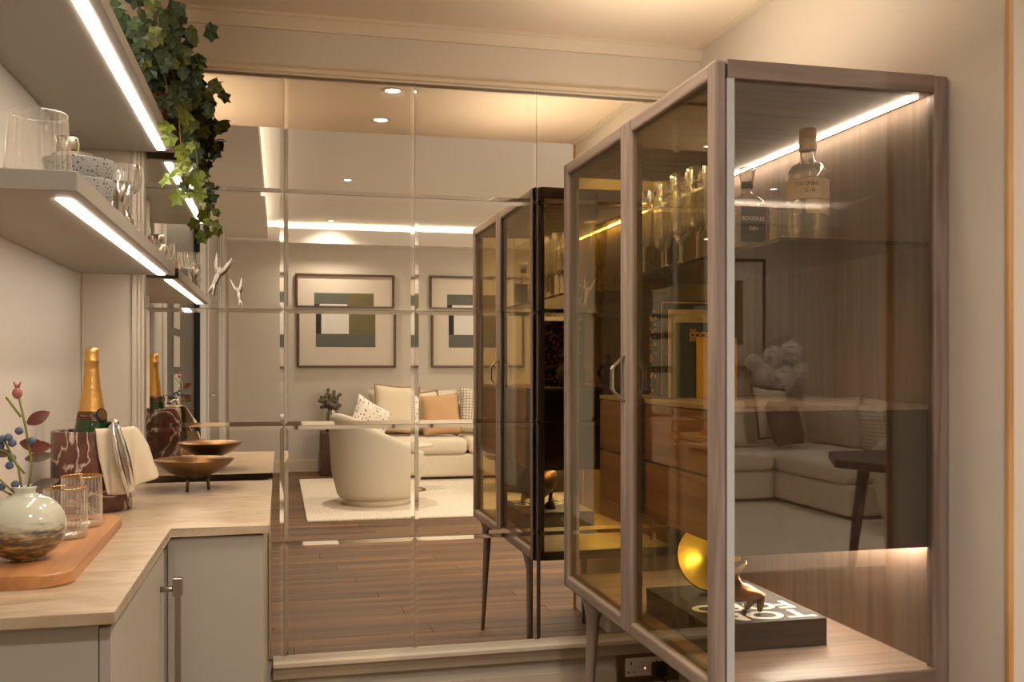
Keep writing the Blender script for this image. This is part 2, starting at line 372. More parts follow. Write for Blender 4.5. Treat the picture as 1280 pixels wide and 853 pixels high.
b = B(); bx(b, -0.7, 1.62, 1.72, 3.4, BAR_Z, LIV_Z + 0.2); struct('ceiling', b, M['ceil'])
b = B(); bx(b, 1.62, 5.85, 1.75, 1.9, 0, LIV_Z + 0.2); struct('wall_front', b, M['wall'])
b = B(); bx(b, -0.7, 5.85, -5.55, 1.90, LIV_Z, LIV_Z + 0.15); struct('ceiling_living_room', b, M['livceil'])
b = B(); bx(b, -0.7, -0.6, -5.5, 3.4, 0, 3.0); struct('wall_left', b, M['wall'])
b = B(); bx(b, -0.7, 1.62, 3.3, 3.4, 0, 2.45); struct('wall_back', b, M['wall'])
b = B(); bx(b, 1.49, 1.64, 1.75, 3.3, 0, 2.42); struct('wall_right', b, M['wall'])
b = B(); bx(b, -0.7, 5.85, -5.55, -5.445, 0, 3.0); struct('wall_rear', b, M['livwall'])
b = B(); bx(b, 5.75, 5.85, -5.5, 1.9, 0, 3.0); struct('wall_far_right', b, M['livwall'])
# coffer edges with the cove gap above
b = B(); bx(b, -0.6, -0.13, -5.2, 1.71, 2.73, 2.80); bx(b, -0.16, -0.13, -5.2, 1.71, 2.80, 2.85); struct('trim_1', b, M['livceil'])
b = B(); bx(b, -0.6, 5.75, -5.44, -5.20, 2.70, 2.80); bx(b, -0.6, 5.75, -5.23, -5.20, 2.80, 2.87); struct('trim_2', b, M['livceil'])
# cornices of the bar
def extrude_x(b, prof, x0, x1):
    A = [b.verts.new((x0, y, z)) for y, z in prof]; D = [b.verts.new((x1, y, z)) for y, z in prof]; n = len(prof)
    b.faces.new(A); b.faces.new(D[::-1])
    for i in range(n): b.faces.new((A[i], A[(i + 1) % n], D[(i + 1) % n], D[i]))
b = B(); extrude_x(b, [(3.3, 2.4), (3.262, 2.4), (3.262, 2.392), (3.27, 2.388), (3.288, 2.362), (3.29, 2.355), (3.3, 2.355)], -0.6, 1.49); struct('trim_3', b, M['trim'])
b = B(); extrude_x(b, [(3.3, 2.24), (3.29, 2.238), (3.28, 2.228), (3.268, 2.222), (3.268, 2.210), (3.274, 2.206), (3.274, 2.200), (3.3, 2.200)], -0.6, 1.49); struct('trim_4', b, M['trim'])
b = B()
for yy0, yy1 in ((1.76, 3.262),):
    bx(b, 1.468, 1.49, yy0, yy1, 2.385, 2.4)
struct('trim_5', b, M['trim'])
# rail and panelling below the mirror
b = B(); extrude_x(b, [(3.3, 0.286), (3.262, 0.286), (3.256, 0.278), (3.256, 0.266), (3.266, 0.256), (3.274, 0.240), (3.28, 0.222), (3.3, 0.222)], -0.02, 1.49); struct('trim_6', b, M['trim'])
b = B(); bx(b, -0.02, 1.49, 3.284, 3.3, 0, 0.10, 0.004); bx(b, -0.02, 1.49, 3.292, 3.3, 0.10, 0.17); struct('baseboard_back', b, M['trim'])
b = B(); bx(b, -0.6, 5.75, -5.445, -5.428, 0, 0.14, 0.004); struct('baseboard_rear', b, M['trim'])
b = B(); bx(b, 5.733, 5.75, -5.4, 1.7, 0, 0.14, 0.004); struct('baseboard_right', b, M['trim'])
# left return panel with its stepped moulding
b = B(); bx(b, -0.6, -0.44, 3.262, 3.3, 0, 2.2); bx(b, -0.598, -0.592, 3.255, 3.262, 0.9, 2.2)
bx(b, -0.452, -0.436, 3.252, 3.3, 0, 2.2, 0.004); bx(b, -0.436, -0.426, 3.262, 3.3, 0, 2.2, 0.003); bx(b, -0.426, -0.416, 3.27, 3.3, 0, 2.2, 0.003)
struct('trim_7', b, M['panelwall'])
# wooden bead on the corner of the opening
b = B(); bx(b, 1.478, 1.492, 1.738, 1.75, 0, 2.4, 0.003); struct('trim_8', b, M['brassgold'] if False else wood('honey_oak_bead', (176, 128, 78), (206, 160, 104), 'z'))

# left wall of the living room: dark glazed door, pale architraves, grey door leaf
d1 = thing('door_1', 'dark framed glazed door between pale architraves on the left wall', 'door', (-0.6, 0.2, 0)); d1['kind'] = 'structure'
b = B(); bx(b, -0.6, -0.585, -0.75, 1.26, 0, 2.35); obj('door_leaf', b, M['blackdoor'], d1)
for z0, z1 in ((0.62, 0.90), (0.93, 1.20), (1.24, 1.42), (1.46, 1.75)):
    b = B(); bx(b, -0.585, -0.578, 0.46, 0.80, z0, z1, 0.002); obj('pane', b, M['shelf'], d1)
b = B(); bx(b, -0.585, -0.55, -0.70, -0.66, 0, 2.35, 0.004); obj('door_edge', b, M['black'], d1)
for y0, y1 in ((-1.75, -0.76), (1.28, 1.70)):
    b = B(); bx(b, -0.6, -0.575, y0, y1, 0, 2.6, 0.006); obj('architrave', b, M['architrave'], d1)
    b = B(); bx(b, -0.575, -0.560, y0 + 0.03, y0 + 0.12, 0, 2.6, 0.004); obj('architrave', b, M['architrave'], d1)
b = B(); bx(b, -0.6, -0.565, -0.70, 1.26, 2.35, 2.45, 0.006); obj('architrave', b, M['architrave'], d1)
d2 = thing('door_2', 'grey brown panel door beyond the glazed door on the left wall', 'door', (-0.6, -2.2, 0)); d2['kind'] = 'structure'
b = B(); bx(b, -0.6, -0.588, -3.45, -1.77, 0, 2.5); obj('door_leaf', b, M['greydoor'], d2)
for y0, y1 in ((-4.4, -3.5),):
    b = B(); bx(b, -0.6, -0.57, y0, y1, 0, 2.6, 0.006); obj('architrave', b, M['architrave'], d2)
    b = B(); bx(b, -0.57, -0.555, y1 - 0.30, y1 - 0.1, 0, 2.6, 0.004); obj('architrave', b, M['architrave'], d2)
b = B(); bx(b, -0.6, -0.58, -5.3, -4.5, 0.3, 2.3, 0.004); obj('wood_panel', b, M['taupewood'], d2)
b = B(); tube(b, [(-0.588, -1.90, 1.0), (-0.54, -1.90, 1.0), (-0.54, -2.02, 1.0)], 0.009); obj('door_handle', b, M['chrome'], d2)

# ------------------------------------------------------------------ downlights
def downlight(x, y, z, label, grp):
    t = thing('ceiling_downlight', label, 'light', (x, y, z), 0, grp)
    b = B(); lathe(b, [(0.032, -0.004), (0.046, -0.005), (0.047, 0.0)], 24, x, y, z, cap0=False); obj('trim_ring', b, M['trim'], t)
    b = B(); lathe(b, [(0.030, -0.002)], 24, x, y, z, cap0=True); obj('lamp', b, M['lamp'], t)
for x, y in LIV_SPOTS: downlight(x, y, LIV_Z, 'small round recessed downlight in the pale living room ceiling', 'living room downlights')
for (x, y), l in zip(BAR_SPOTS, ('recessed downlight in the lower bar ceiling, closest to the mirror', 'added fill downlight in the lower bar ceiling, at the edge of the opening', 'added fill downlight in the lower bar ceiling, above the upper shelf')): downlight(x, y, BAR_Z, l, None)
for (x0, x1, y0, y1, z, l) in ((1.01, 1.19, 2.03, 2.97, 1.9125, 'added slim fill-light tray lying on top of the display cabinet'), (-0.56, -0.44, 1.79, 2.71, 1.9535, 'added slim fill-light tray lying on the upper wall shelf')):
    t = thing('added_light_tray', l, 'lamp', ((x0 + x1) / 2, (y0 + y1) / 2, z))  # added trays, out of sight, dressing the ceiling fill lights
    b = B(); bx(b, x0, x1, y0, y1, z, z + 0.012, 0.002, 1); obj('tray', b, M['white'], t)
    b = B(); bx(b, x0 + 0.01, x1 - 0.01, y0 + 0.01, y1 - 0.01, z + 0.0122, z + 0.016); obj('diffuser', b, emit('fill_tray_diffuser', (1.0, 0.85, 0.68), 0.8), t)
w = thing('added_window_1', 'added fill-light window on the near right wall of the living room', 'window', (3.7, 1.74, 0.4)); w['kind'] = 'structure'  # added window, out of view, housing the living room fill light
b = B(); bx(b, 2.3, 5.1, 1.72, 1.749, 0.42, 0.50); bx(b, 2.3, 5.1, 1.72, 1.749, 2.40, 2.48); bx(b, 2.3, 2.38, 1.72, 1.749, 0.5, 2.4); bx(b, 5.02, 5.1, 1.72, 1.749, 0.5, 2.4); bx(b, 3.67, 3.73, 1.72, 1.749, 0.5, 2.4); obj('added_window_frame', b, M['trim'], w)
b = B(); bx(b, 2.38, 5.02, 1.735, 1.745, 0.5, 2.4); obj('pane', b, emit('fill_glow_pane', (1.0, 0.95, 0.88), 1.2), w)  # glowing pane of the added window

# ------------------------------------------------------------------ tiled mirror
t = thing('tiled_wall_mirror', 'large wall mirror made of glass tiles with slanted edges above the low rail', 'mirror', (0.535, 3.3, 0.286))
xs = [-0.416, 0.0145, 0.4455, 0.8725, 1.3035, 1.488]
RH = (2.2 - 0.286) / 5
bw = 0.013; dp = 0.00055
for i in range(5):
    for j in range(5):
        x0, x1 = xs[i] + 0.0006, xs[i + 1] - 0.0006; z0 = 0.286 + j * RH + 0.0006; z1 = z0 + RH - 0.0012
        b = B(); tx = rnd.uniform(-1, 1) * 0.0006; tz = rnd.uniform(-1, 1) * 0.0008
        if j == 1: tx += 0.002
        yf = 3.291
        def yy(x, z): return yf + tx * (z - (z0 + z1) / 2) + tz * (x - (x0 + x1) / 2)
        inn = [b.verts.new((x, yy(x, z), z)) for x, z in ((x0 + bw, z0 + bw), (x1 - bw, z0 + bw), (x1 - bw, z1 - bw), (x0 + bw, z1 - bw))]
        out = [b.verts.new((x, yy(x, z) + dp, z)) for x, z in ((x0, z0), (x1, z0), (x1, z1), (x0, z1))]
        bk = [b.verts.new((x, 3.2995, z)) for x, z in ((x0, z0), (x1, z0), (x1, z1), (x0, z1))]
        b.faces.new(inn)
        for k in range(4):
            f = b.faces.new((out[k], out[(k + 1) % 4], inn[(k + 1) % 4], inn[k])); f.material_index = 1
            f = b.faces.new((bk[k], bk[(k + 1) % 4], out[(k + 1) % 4], out[k])); f.material_index = 1
        b.faces.new(bk[::-1])
        obj('mirror_tile', b, [M['mirror'], M['bevel']], t)

# ------------------------------------------------------------------ wall shelves
def shelf(z, y0, label):
    t = thing('wall_shelf', label, 'shelf', (-0.46, (y0 + 3.235) / 2, z))
    b = B(); bx(b, -0.599, -0.32, y0, 3.235, z, z + 0.034, 0.0015, 1); obj('board', b, M['shelf'], t)
    b = B(); bx(b, -0.368, -0.345, y0 + 0.075, 3.19, z - 0.0025, z + 0.001); obj('light_strip', b, M['led'], t, 'warm white light strip')
shelf(1.533, 1.71, 'lower grey wall shelf with a light strip, carrying glassware')
shelf(1.919, 1.71, 'upper grey wall shelf with a light strip, under the ivy pot')

# ------------------------------------------------------------------ counter
t = thing('marble_worktop', 'L-shaped beige marble worktop along the left wall', 'worktop', (-0.35, 2.4, 0.867))
b = B(); prism(b, [(-0.599, 1.535), (-0.236, 1.535), (-0.236, 2.285), (-0.022, 2.285), (-0.022, 3.185), (-0.599, 3.185)], 0.868, 0.887, 0.0015)
obj('slab', b, M['counter'], t)
t = thing('base_cabinet', 'near taupe base cabinet with a long bar handle', 'cabinet', (-0.42, 1.9, 0))
b = B(); bx(b, -0.599, -0.262, 1.552, 2.30, 0.0, 0.867); obj('body', b, M['cab'], t)
b = B(); bx(b, -0.261, -0.243, 1.552, 2.225, 0.08, 0.860, 0.0015, 1); dd = obj('door', b, M['cab'], t)
b = B(); bx(b, -0.214, -0.202, 2.155, 2.167, 0.28, 0.800, 0.002); tube(b, [(-0.243, 2.161, 0.78), (-0.208, 2.161, 0.78)], 0.006); tube(b, [(-0.243, 2.161, 0.31), (-0.208, 2.161, 0.31)], 0.006)
bx(b, -0.218, -0.198, 2.151, 2.171, 0.765, 0.803, 0.002); bx(b, -0.218, -0.198, 2.151, 2.171, 0.28, 0.32, 0.002)
obj('handle', b, M['steel'], dd)
t = thing('base_cabinet', 'deeper taupe base cabinet in the corner beside the mirror', 'cabinet', (-0.3, 2.77, 0))
b = B(); bx(b, -0.599, -0.055, 2.302, 3.178, 0.0, 0.867); obj('body', b, M['cab'], t)
b = B(); bx(b, -0.242, -0.036, 2.293, 2.3015, 0.0, 0.864, 0.001, 1); obj('end_panel', b, M['cab'], t)
b = B(); bx(b, -0.054, -0.036, 2.303, 2.76, 0.08, 0.860, 0.0015, 1); obj('door', b, M['cab'], t)
b = B(); bx(b, -0.054, -0.036, 2.764, 3.176, 0.08, 0.860, 0.0015, 1); obj('door', b, M['cab'], t)

# ------------------------------------------------------------------ display cabinet
CX0, CX1, CY0, CY1, CZ0, CZ1 = 0.91, 1.486, 1.94, 3.09, 0.524, 1.911
cab = thing('display_cabinet', 'tall taupe walnut display cabinet with bronze glass doors on tapered legs', 'cabinet', ((CX0 + CX1) / 2, (CY0 + CY1) / 2, 0))
b = B(); bx(b, CX0 + 0.030, CX1 - 0.001, CY0 + 0.03, CY1 - 0.03, CZ1 - 0.038, CZ1 - 0.001, 0.002); obj('top_panel', b, M['taupewood_x'], cab)
b = B(); bx(b, CX0 + 0.028, CX1, CY0, CY1, CZ0, CZ0 + 0.034, 0.004); obj('bottom_panel', b, M['taupewood_x'], cab)
b = B(); bx(b, 1.462, 1.484, CY0 + 0.02, CY1 - 0.02, CZ0 + 0.034, CZ1 - 0.038); obj('back_panel', b, M['backwood'], cab)
for y0, y1 in ((CY0, CY0 + 0.030), (CY1 - 0.030, CY1)):
    b = B(); bx(b, CX0 + 0.030, CX0 + 0.046, y0 + (0.014 if y0 == CY0 else 0), y1, CZ0 + 0.001, CZ1 - 0.001, 0.002); obj('corner_post', b, M['taupewood'], cab)
    b = B(); bx(b, CX1 - 0.034, CX1, y0 - 0.0005, y1, CZ0, CZ1, 0.003); obj('corner_post', b, M['taupewood'], cab)
    b = B(); bx(b, CX0 + 0.030, CX1 - 0.034, (y0 - 0.001) if y0 == CY0 else y0, y1 if y0 == CY0 else y1 + 0.001, CZ1 - 0.0405, CZ1 + 0.001, 0.002); obj('top_rail', b, M['taupewood_x'], cab)
yg = CY0 + 0.010
b = B(); bx(b, CX0 + 0.0468, 1.452, yg, yg + 0.005, CZ0 + 0.034, CZ1 - 0.040); obj('side_pane', b, M['smoke'], cab, 'clear near side pane')
b = B(); bx(b, CX0 + 0.0285, CX0 + 0.0465, CY0 - 0.0012, CY0 + 0.0135, CZ0 + 0.034, CZ1 - 0.040, 0.001, 1); obj('glass_edge', b, M['glassedge'], cab)
b = B(); bx(b, CX0 + 0.0468, 1.452, CY1 - 0.015, CY1 - 0.010, CZ0 + 0.034, CZ1 - 0.040); obj('side_pane', b, M['amber'], cab)
def door(y0, y1, handle):
    sw = 0.042
    b = B()
    dr = B(); bx(dr, CX0, CX0 + 0.028, y0, y0 + sw, CZ0, CZ1, 0.008, 3); bx(dr, CX0, CX0 + 0.028, y1 - sw, y1, CZ0, CZ1, 0.008, 3)
    b.free(); stile = obj('door', dr, M['taupewood'], cab)
    b = B(); bx(b, CX0 + 0.0005, CX0 + 0.0275, y0 + sw - 0.006, y1 - sw + 0.006, CZ1 - 0.040, CZ1 - 0.0005, 0.008, 3)
    obj('rail', b, M['taupewood_y'], stile); b = B()
    bx(b, CX0 + 0.0005, CX0 + 0.0275, y0 + sw - 0.006, y1 - sw + 0.006, CZ0 + 0.0005, CZ0 + 0.040, 0.008, 3); obj('rail', b, M['taupewood_y'], stile)
    b = B(); z0, z1 = CZ0 + 0.040, CZ1 - 0.040; ya, yb = y0 + sw, y1 - sw
    bx(b, CX0 + 0.018, CX0 + 0.030, ya, ya + 0.007, z0, z1); bx(b, CX0 + 0.018, CX0 + 0.030, yb - 0.007, yb, z0, z1)
    bx(b, CX0 + 0.018, CX0 + 0.030, ya, yb, z0, z0 + 0.007); bx(b, CX0 + 0.018, CX0 + 0.030, ya, yb, z1 - 0.007, z1); obj('glazing_bead', b, M['darkwood'], stile)
    b = B(); bx(b, CX0 + 0.010, CX0 + 0.015, ya - 0.004, yb + 0.004, z0 - 0.004, z1 + 0.004); obj('pane', b, M['amber'], stile, 'bronze tinted pane')
    if handle:
        b = B(); yh = y0 + 0.012
        pts = [(CX0 - 0.001, yh, 1.276), (CX0 - 0.030, yh, 1.250), (CX0 - 0.036, yh, 1.240), (CX0 - 0.036, yh, 1.188), (CX0 - 0.030, yh, 1.178), (CX0 - 0.001, yh, 1.150)]
        prev = None
        rings = []
        for (x, yv, z) in pts:
            rings.append([b.verts.new((x, yv - 0.009, z)), b.verts.new((x, yv + 0.009, z)), b.verts.new((x + 0.006, yv + 0.009, z)), b.verts.new((x + 0.006, yv - 0.009, z))])
        for a_, d_ in zip(rings, rings[1:]):
            for k in range(4): b.faces.new((a_[k], a_[(k + 1) % 4], d_[(k + 1) % 4], d_[k]))
        obj('handle', b, M['chrome'], stile, 'angled chrome pull handle')
door(CY0, 2.497, False); door(2.500, CY1, True)
for x, y, sx, sy in ((0.955, 2.08, -1, -1), (0.955, 2.90, -1, 1), (1.43, 2.08, 1, -1), (1.43, 2.90, 1, 1)):
    b = B(); n = 8; rings = []
    for k in range(n + 1):
        f = k / n; z = CZ0 * (1 - f); r = 0.036 * (1 - f) ** 1.0 + 0.014 * f + (0.03 * max(0, 1 - f * 8) ** 2)
        cx = x + sx * 0.02 * f * (1 if sx < 0 else 0.3); cy_ = y + sy * 0.03 * f
        rings.append([b.verts.new((cx + r * 0.55 * math.cos(a), cy_ + r * math.sin(a), z)) for a in [2 * PI * q / 14 for q in range(14)]])
    for A, D in zip(rings, rings[1:]):
        for q in range(14): b.faces.new((A[q], A[(q + 1) % 14], D[(q + 1) % 14], D[q])).smooth = True
    b.faces.new(rings[0]); b.faces.new(rings[-1][::-1])
    obj('leg', b, M['taupewood'], cab)
b = B(); bx(b, 1.428, 1.433, CY0 + 0.032, CY1 - 0.035, CZ1 - 0.045, CZ1 - 0.0385); obj('light_strip', b, M['ledthin'], cab, 'thin warm light strip along the back edge')
b = B(); bx(b, 1.08, 1.45, CY0 + 0.022, CY1 - 0.022, 1.525, 1.533); gs = obj('glass_shelf', b, M['shelfglass'], cab)
b = B(); bx(b, 1.077, 1.0798, CY0 + 0.022, CY1 - 0.022, 1.5245, 1.5335); bx(b, 1.08, 1.45, CY0 + 0.0205, CY0 + 0.0215, 1.5245, 1.5335); obj('shelf_edge', b, M['shelfedge'], gs)
# drawer unit inside the cabinet
b = B(); bx(b, 0.968, 1.46, CY0 + 0.022, 2.83, 0.846, 1.148); bx(b, 0.968, 1.46, CY0 + 0.022, CY0 + 0.034, 0.832, 0.846); bx(b, 0.968, 1.46, 2.818, 2.83, 0.832, 0.846); du = obj('drawer_unit', b, M['darkwood'], cab, 'dark walnut drawer unit')
b = B(); bx(b, 0.949, 1.46, CY0 + 0.020, 2.832, 1.148, 1.160, 0.001, 1); obj('unit_top', b, M['taupewood_y'], du)
b = B(); bx(b, 0.950, 0.968, CY0 + 0.022, 2.83, 0.999, 1.145, 0.001, 1); obj('drawer', b, M['drawerwood'], du)
b = B(); bx(b, 0.950, 0.968, CY0 + 0.022, 2.83, 0.848, 0.993, 0.001, 1); obj('drawer', b, M['drawerwood'], du)
b = B(); bx(b, 1.444, 1.450, CY0 + 0.06, 2.80, 0.840, 0.8455); obj('light_strip', b, M['ledunder'], cab, 'thin warm light strip under the drawers')

# ------------------------------------------------------------------ cabinet contents
SZ = 1.5335
def flute(x, y, label):
    t = thing('ribbed_wine_glass', label, 'glass', (x, y, SZ), 0, 'ribbed wine glasses on the glass shelf')
    b = B(); lathe(b, [(0.0045, 0.085), (0.02, 0.098), (0.0265, 0.112), (0.028, 0.13), (0.030, 0.262)], 64, x, y, SZ, 16, 0.03, cap0=True, ribrange=(0.1, 0.3)); obj('bowl', b, M['crystal'], t)
    b = B(); lathe(b, [(0.033, 0.0005), (0.033, 0.002), (0.01, 0.005), (0.004, 0.02), (0.0035, 0.06), (0.006, 0.086)], 24, x, y, SZ, cap0=True); obj('stem', b, M['crystal'], t)
for (x, y, l) in ((1.122, 2.50, 'ribbed wine glass nearest the cabinet post on the glass shelf'), (1.115, 2.60, 'second ribbed wine glass from the near post on the glass shelf'), (1.20, 2.56, 'ribbed wine glass behind the front pair on the glass shelf'),
                  (1.12, 2.72, 'ribbed wine glass by the door joint on the glass shelf'), (1.20, 2.79, 'ribbed wine glass behind the door joint on the glass shelf'), (1.12, 2.90, 'ribbed wine glass in the front row near the mirror end'), (1.21, 2.97, 'ribbed wine glass in the back row near the mirror end')):
    flute(x, y, l)
def bottle_gin(x, y):
    t = thing('gin_bottle', 'tall round clear gin bottle with a pale label and cork stopper', 'bottle', (x, y, SZ))
    b = B(); lathe(b, [(0.044, 0.001), (0.048, 0.006), (0.0485, 0.16), (0.046, 0.178), (0.036, 0.192), (0.020, 0.200), (0.0185, 0.206), (0.0185, 0.242)], 48, x, y, SZ, cap0=True); obj('body', b, M['clear'], t)
    b = B(); lathe(b, [(0.043, 0.008), (0.0445, 0.014), (0.0448, 0.158), (0.042, 0.174), (0.033, 0.187), (0.0165, 0.197), (0.0155, 0.235)], 40, x, y, SZ); obj('inner_wall', b, M['clear'], t)
    b = B(); lathe(b, [(0.0205, 0.228), (0.0205, 0.252), (0.0195, 0.258)], 32, x, y, SZ, cap0=False); obj('neck_seal', b, M['palelabel'], t)
    b = B(); lathe(b, [(0.018, 0.250), (0.020, 0.256), (0.020, 0.278), (0.018, 0.280)], 32, x, y, SZ, cap0=True, cap1=True); obj('stopper', b, M['cork'], t)
    b = B(); r = 0.0492
    for z0, z1, a0, a1 in ((0.108, 0.156, -200, 10), (0.072, 0.106, -125, 0)):
        prev = None
        for k in range(25):
            a = R(a0 + (a1 - a0) * k / 24); q = (b.verts.new((x + r * math.cos(a), y + r * math.sin(a), SZ + z0)), b.verts.new((x + r * math.cos(a), y + r * math.sin(a), SZ + z1)))
            if prev: b.faces.new((prev[0], q[0], q[1], prev[1])).smooth = True
            prev = q
    obj('paper_label', b, M['palelabel'], t)
    for row, (s, z) in enumerate((('COLOMBE', 0.142), ('GIN', 0.126))):
        for k, ch in enumerate(s):
            a = R(-152 + k * 9.5 + (28 if row else 0)); rr = 0.0496
            text('lettering', ch, 0.0115, (x + rr * math.cos(a), y + rr * math.sin(a), SZ + z), (R(90), 0, a + R(90)), M['artblack'], t, 0.0003)
bottle_gin(1.225, 2.10)
x, y = 1.105, 2.175
t = thing('gin_bottle', 'squat square-shouldered gin bottle with a navy label and glass stopper', 'bottle', (x, y, SZ))
b = B(); pr = [(0.040, 0.001), (0.043, 0.005), (0.043, 0.098), (0.040, 0.112), (0.028, 0.124), (0.014, 0.132), (0.012, 0.140), (0.012, 0.158)]
rings = []
for (r, z) in pr:
    ring = []; k_ = 4.0 if r > 0.03 else 2.0
    for q in range(40):
        a = 2 * PI * q / 40; c, s = math.cos(a), math.sin(a); rr = r / ((abs(c) ** k_ + abs(s) ** k_) ** (1 / k_))
        ring.append(b.verts.new((x + rr * c, y + rr * s * (0.8 if r > 0.03 else 1), SZ + z)))
    rings.append(ring)
for A, D in zip(rings, rings[1:]):
    for q in range(40): b.faces.new((A[q], A[(q + 1) % 40], D[(q + 1) % 40], D[q])).smooth = True
b.faces.new(rings[0][::-1]); obj('body', b, M['clear'], t)
b = B(); lathe(b, [(0.013, 0.146), (0.0145, 0.148), (0.0145, 0.160), (0.012, 0.162)], 24, x, y, SZ); obj('neck_band', b, M['bluelabel'], t)
b = B(); lathe(b, [(0.010, 0.158), (0.016, 0.164), (0.021, 0.194), (0.018, 0.197)], 12, x, y, SZ, cap0=True, cap1=True); obj('stopper', b, M['crystal'], t)
b = B(); bx(b, x - 0.034, x + 0.030, y - 0.0368, y - 0.0355, SZ + 0.012, SZ + 0.098, 0.0003, 1); obj('paper_label', b, M['bluelabel'], t)
text('lettering', 'BOODLES', 0.0135, (x - 0.002, y - 0.0372, SZ + 0.068), (R(90), 0, 0), M['letter'], t, 0.0003)
text('lettering', 'GIN', 0.013, (x - 0.002, y - 0.0372, SZ + 0.044), (R(90), 0, 0), M['letter'], t, 0.0003)
def tumbler(x, y, z, r, h, label, rim, grp=None, n=24, flare=1.0):
    t = thing('ribbed_tumbler', label, 'glass', (x, y, z), 0, grp)
    b = B(); lathe(b, [(r * 0.93, 0.0005), (r, 0.006), (r * flare, h)], n * 6, x, y, z, n, 0.03, cap0=True, ribrange=(0.004, h * 0.93)); obj('glass_wall', b, M['clear'], t)
    b = B(); lathe(b, [(r * 0.90, 0.001), (r * 0.92, 0.010), (r * 0.5, 0.013)], 32, x, y, z, cap0=True, cap1=True); obj('thick_base', b, M['crystal'], t)
    b = B(); tube(b, [(x + r * flare * math.cos(a), y + r * flare * math.sin(a), z + h) for a in [2 * PI * k / 40 for k in range(40)]], 0.0012, 6, True)
    obj('rim', b, rim, t)
tumbler(1.135, 2.045, SZ, 0.035, 0.078, 'low ribbed tumbler between the two gin bottles', M['crystal'])

# books
BZ = 1.1605
def book(name, label, x0, y0, w, th, h, cover, spine, z=BZ):
    t = thing(name, label, 'book', (x0 + w / 2, y0 + th / 2, z))
    b = B(); bx(b, x0 + 0.003, x0 + w, y0, y0 + 0.0025, z, z + h); bx(b, x0 + 0.003, x0 + w, y0 + th - 0.0025, y0 + th, z, z + h); obj('cover', b, cover, t)
    b = B(); bx(b, x0, x0 + 0.004, y0, y0 + th, z, z + h, 0.001, 1); obj('spine', b, spine, t)
    b = B(); bx(b, x0 + 0.004, x0 + w - 0.004, y0 + 0.0026, y0 + th - 0.0026, z + 0.003, z + h - 0.003); obj('pages', b, M['pages'], t)
    return t
book('notebook', 'small ochre book standing in front of the cocktail book', 1.118, 2.485, 0.115, 0.016, 0.166, M['yellow_book'], M['yellow_book'])
g = book('cocktail_book', 'dark green cocktail book with gold lettering behind the small ochre book', 1.075, 2.515, 0.165, 0.030, 0.208, M['green_book'], M['green_spine'])
text('lettering', 'THE', 0.011, (1.104, 2.5142, BZ + 0.186), (R(90), 0, 0), M['goldprint'], g, 0.0003, 'LEFT')
text('lettering', 'COCKTAIL', 0.021, (1.104, 2.5142, BZ + 0.173), (R(90), 0, 0), M['goldprint'], g, 0.0003, 'LEFT', 1.0, (1, 1, 1), 0.0006)
text('lettering', 'BIBLE', 0.013, (1.104, 2.5142, BZ + 0.160), (R(90), 0, 0), M['goldprint'], g, 0.0003, 'LEFT')
book('cream_book', 'cream covered book with a drawn emblem, behind the green cocktail book', 1.066, 2.555, 0.19, 0.022, 0.246, M['cream_book'], M['cream_book'])
b_speck = speckle('speckled_black_cover', (40, 34, 30), (150, 120, 84), 160, 0.2, 0.6)
book('black_book', 'black speckled book directly behind the cream book', 1.060, 2.585, 0.19, 0.022, 0.252, b_speck, b_speck)
gb = book('black_book', 'tall black book with a thin gold border, tallest of the row', 1.054, 2.615, 0.20, 0.020, 0.276, M['black'], M['black'])
b = B()
for x0_, x1_, z0_, z1_ in ((1.06, 1.25, 0.268, 0.272), (1.06, 1.064, 0.006, 0.268), (1.246, 1.25, 0.006, 0.268)): bx(b, x0_, x1_, 2.6142, 2.6148, BZ + z0_, BZ + z1_)
obj('gold_border', b, M['goldprint'], gb)
pb = speckle('floral_spine', (30, 28, 26), (206, 150, 60), 70, 0.35, 0.5)
book('patterned_book', 'slim black book with gold floral spine, last of the row', 1.050, 2.655, 0.18, 0.022, 0.250, pb, pb)

# coffee table book
FZ = CZ0 + 0.0345
t = thing('fashion_book', 'large black coffee table book with white lettering on the cabinet floor', 'book', (1.15, 2.37, FZ))
b = B(); bx(b, 1.00, 1.315, 2.165, 2.575, FZ, FZ + 0.004); bx(b, 1.00, 1.315, 2.165, 2.575, FZ + 0.064, FZ + 0.068, 0.001, 1); bx(b, 1.311, 1.315, 2.165, 2.575, FZ + 0.004, FZ + 0.064); obj('cover', b, M['black'], t)
b = B(); bx(b, 1.001, 1.311, 2.1655, 2.5745, FZ + 0.0042, FZ + 0.0638); obj('slipcase', b, M['black'], t)
text('lettering', 'TOM', 0.125, (1.300, 2.225, FZ + 0.0685), (0, 0, R(180)), M['letter'], t, 0.0004, 'LEFT', 0.98, (0.98, 0.8, 1), 0.003)
text('lettering', 'FORD', 0.125, (1.300, 2.315, FZ + 0.0685), (0, 0, R(180)), M['letter'], t, 0.0004, 'LEFT', 0.98, (0.85, 0.8, 1), 0.003)
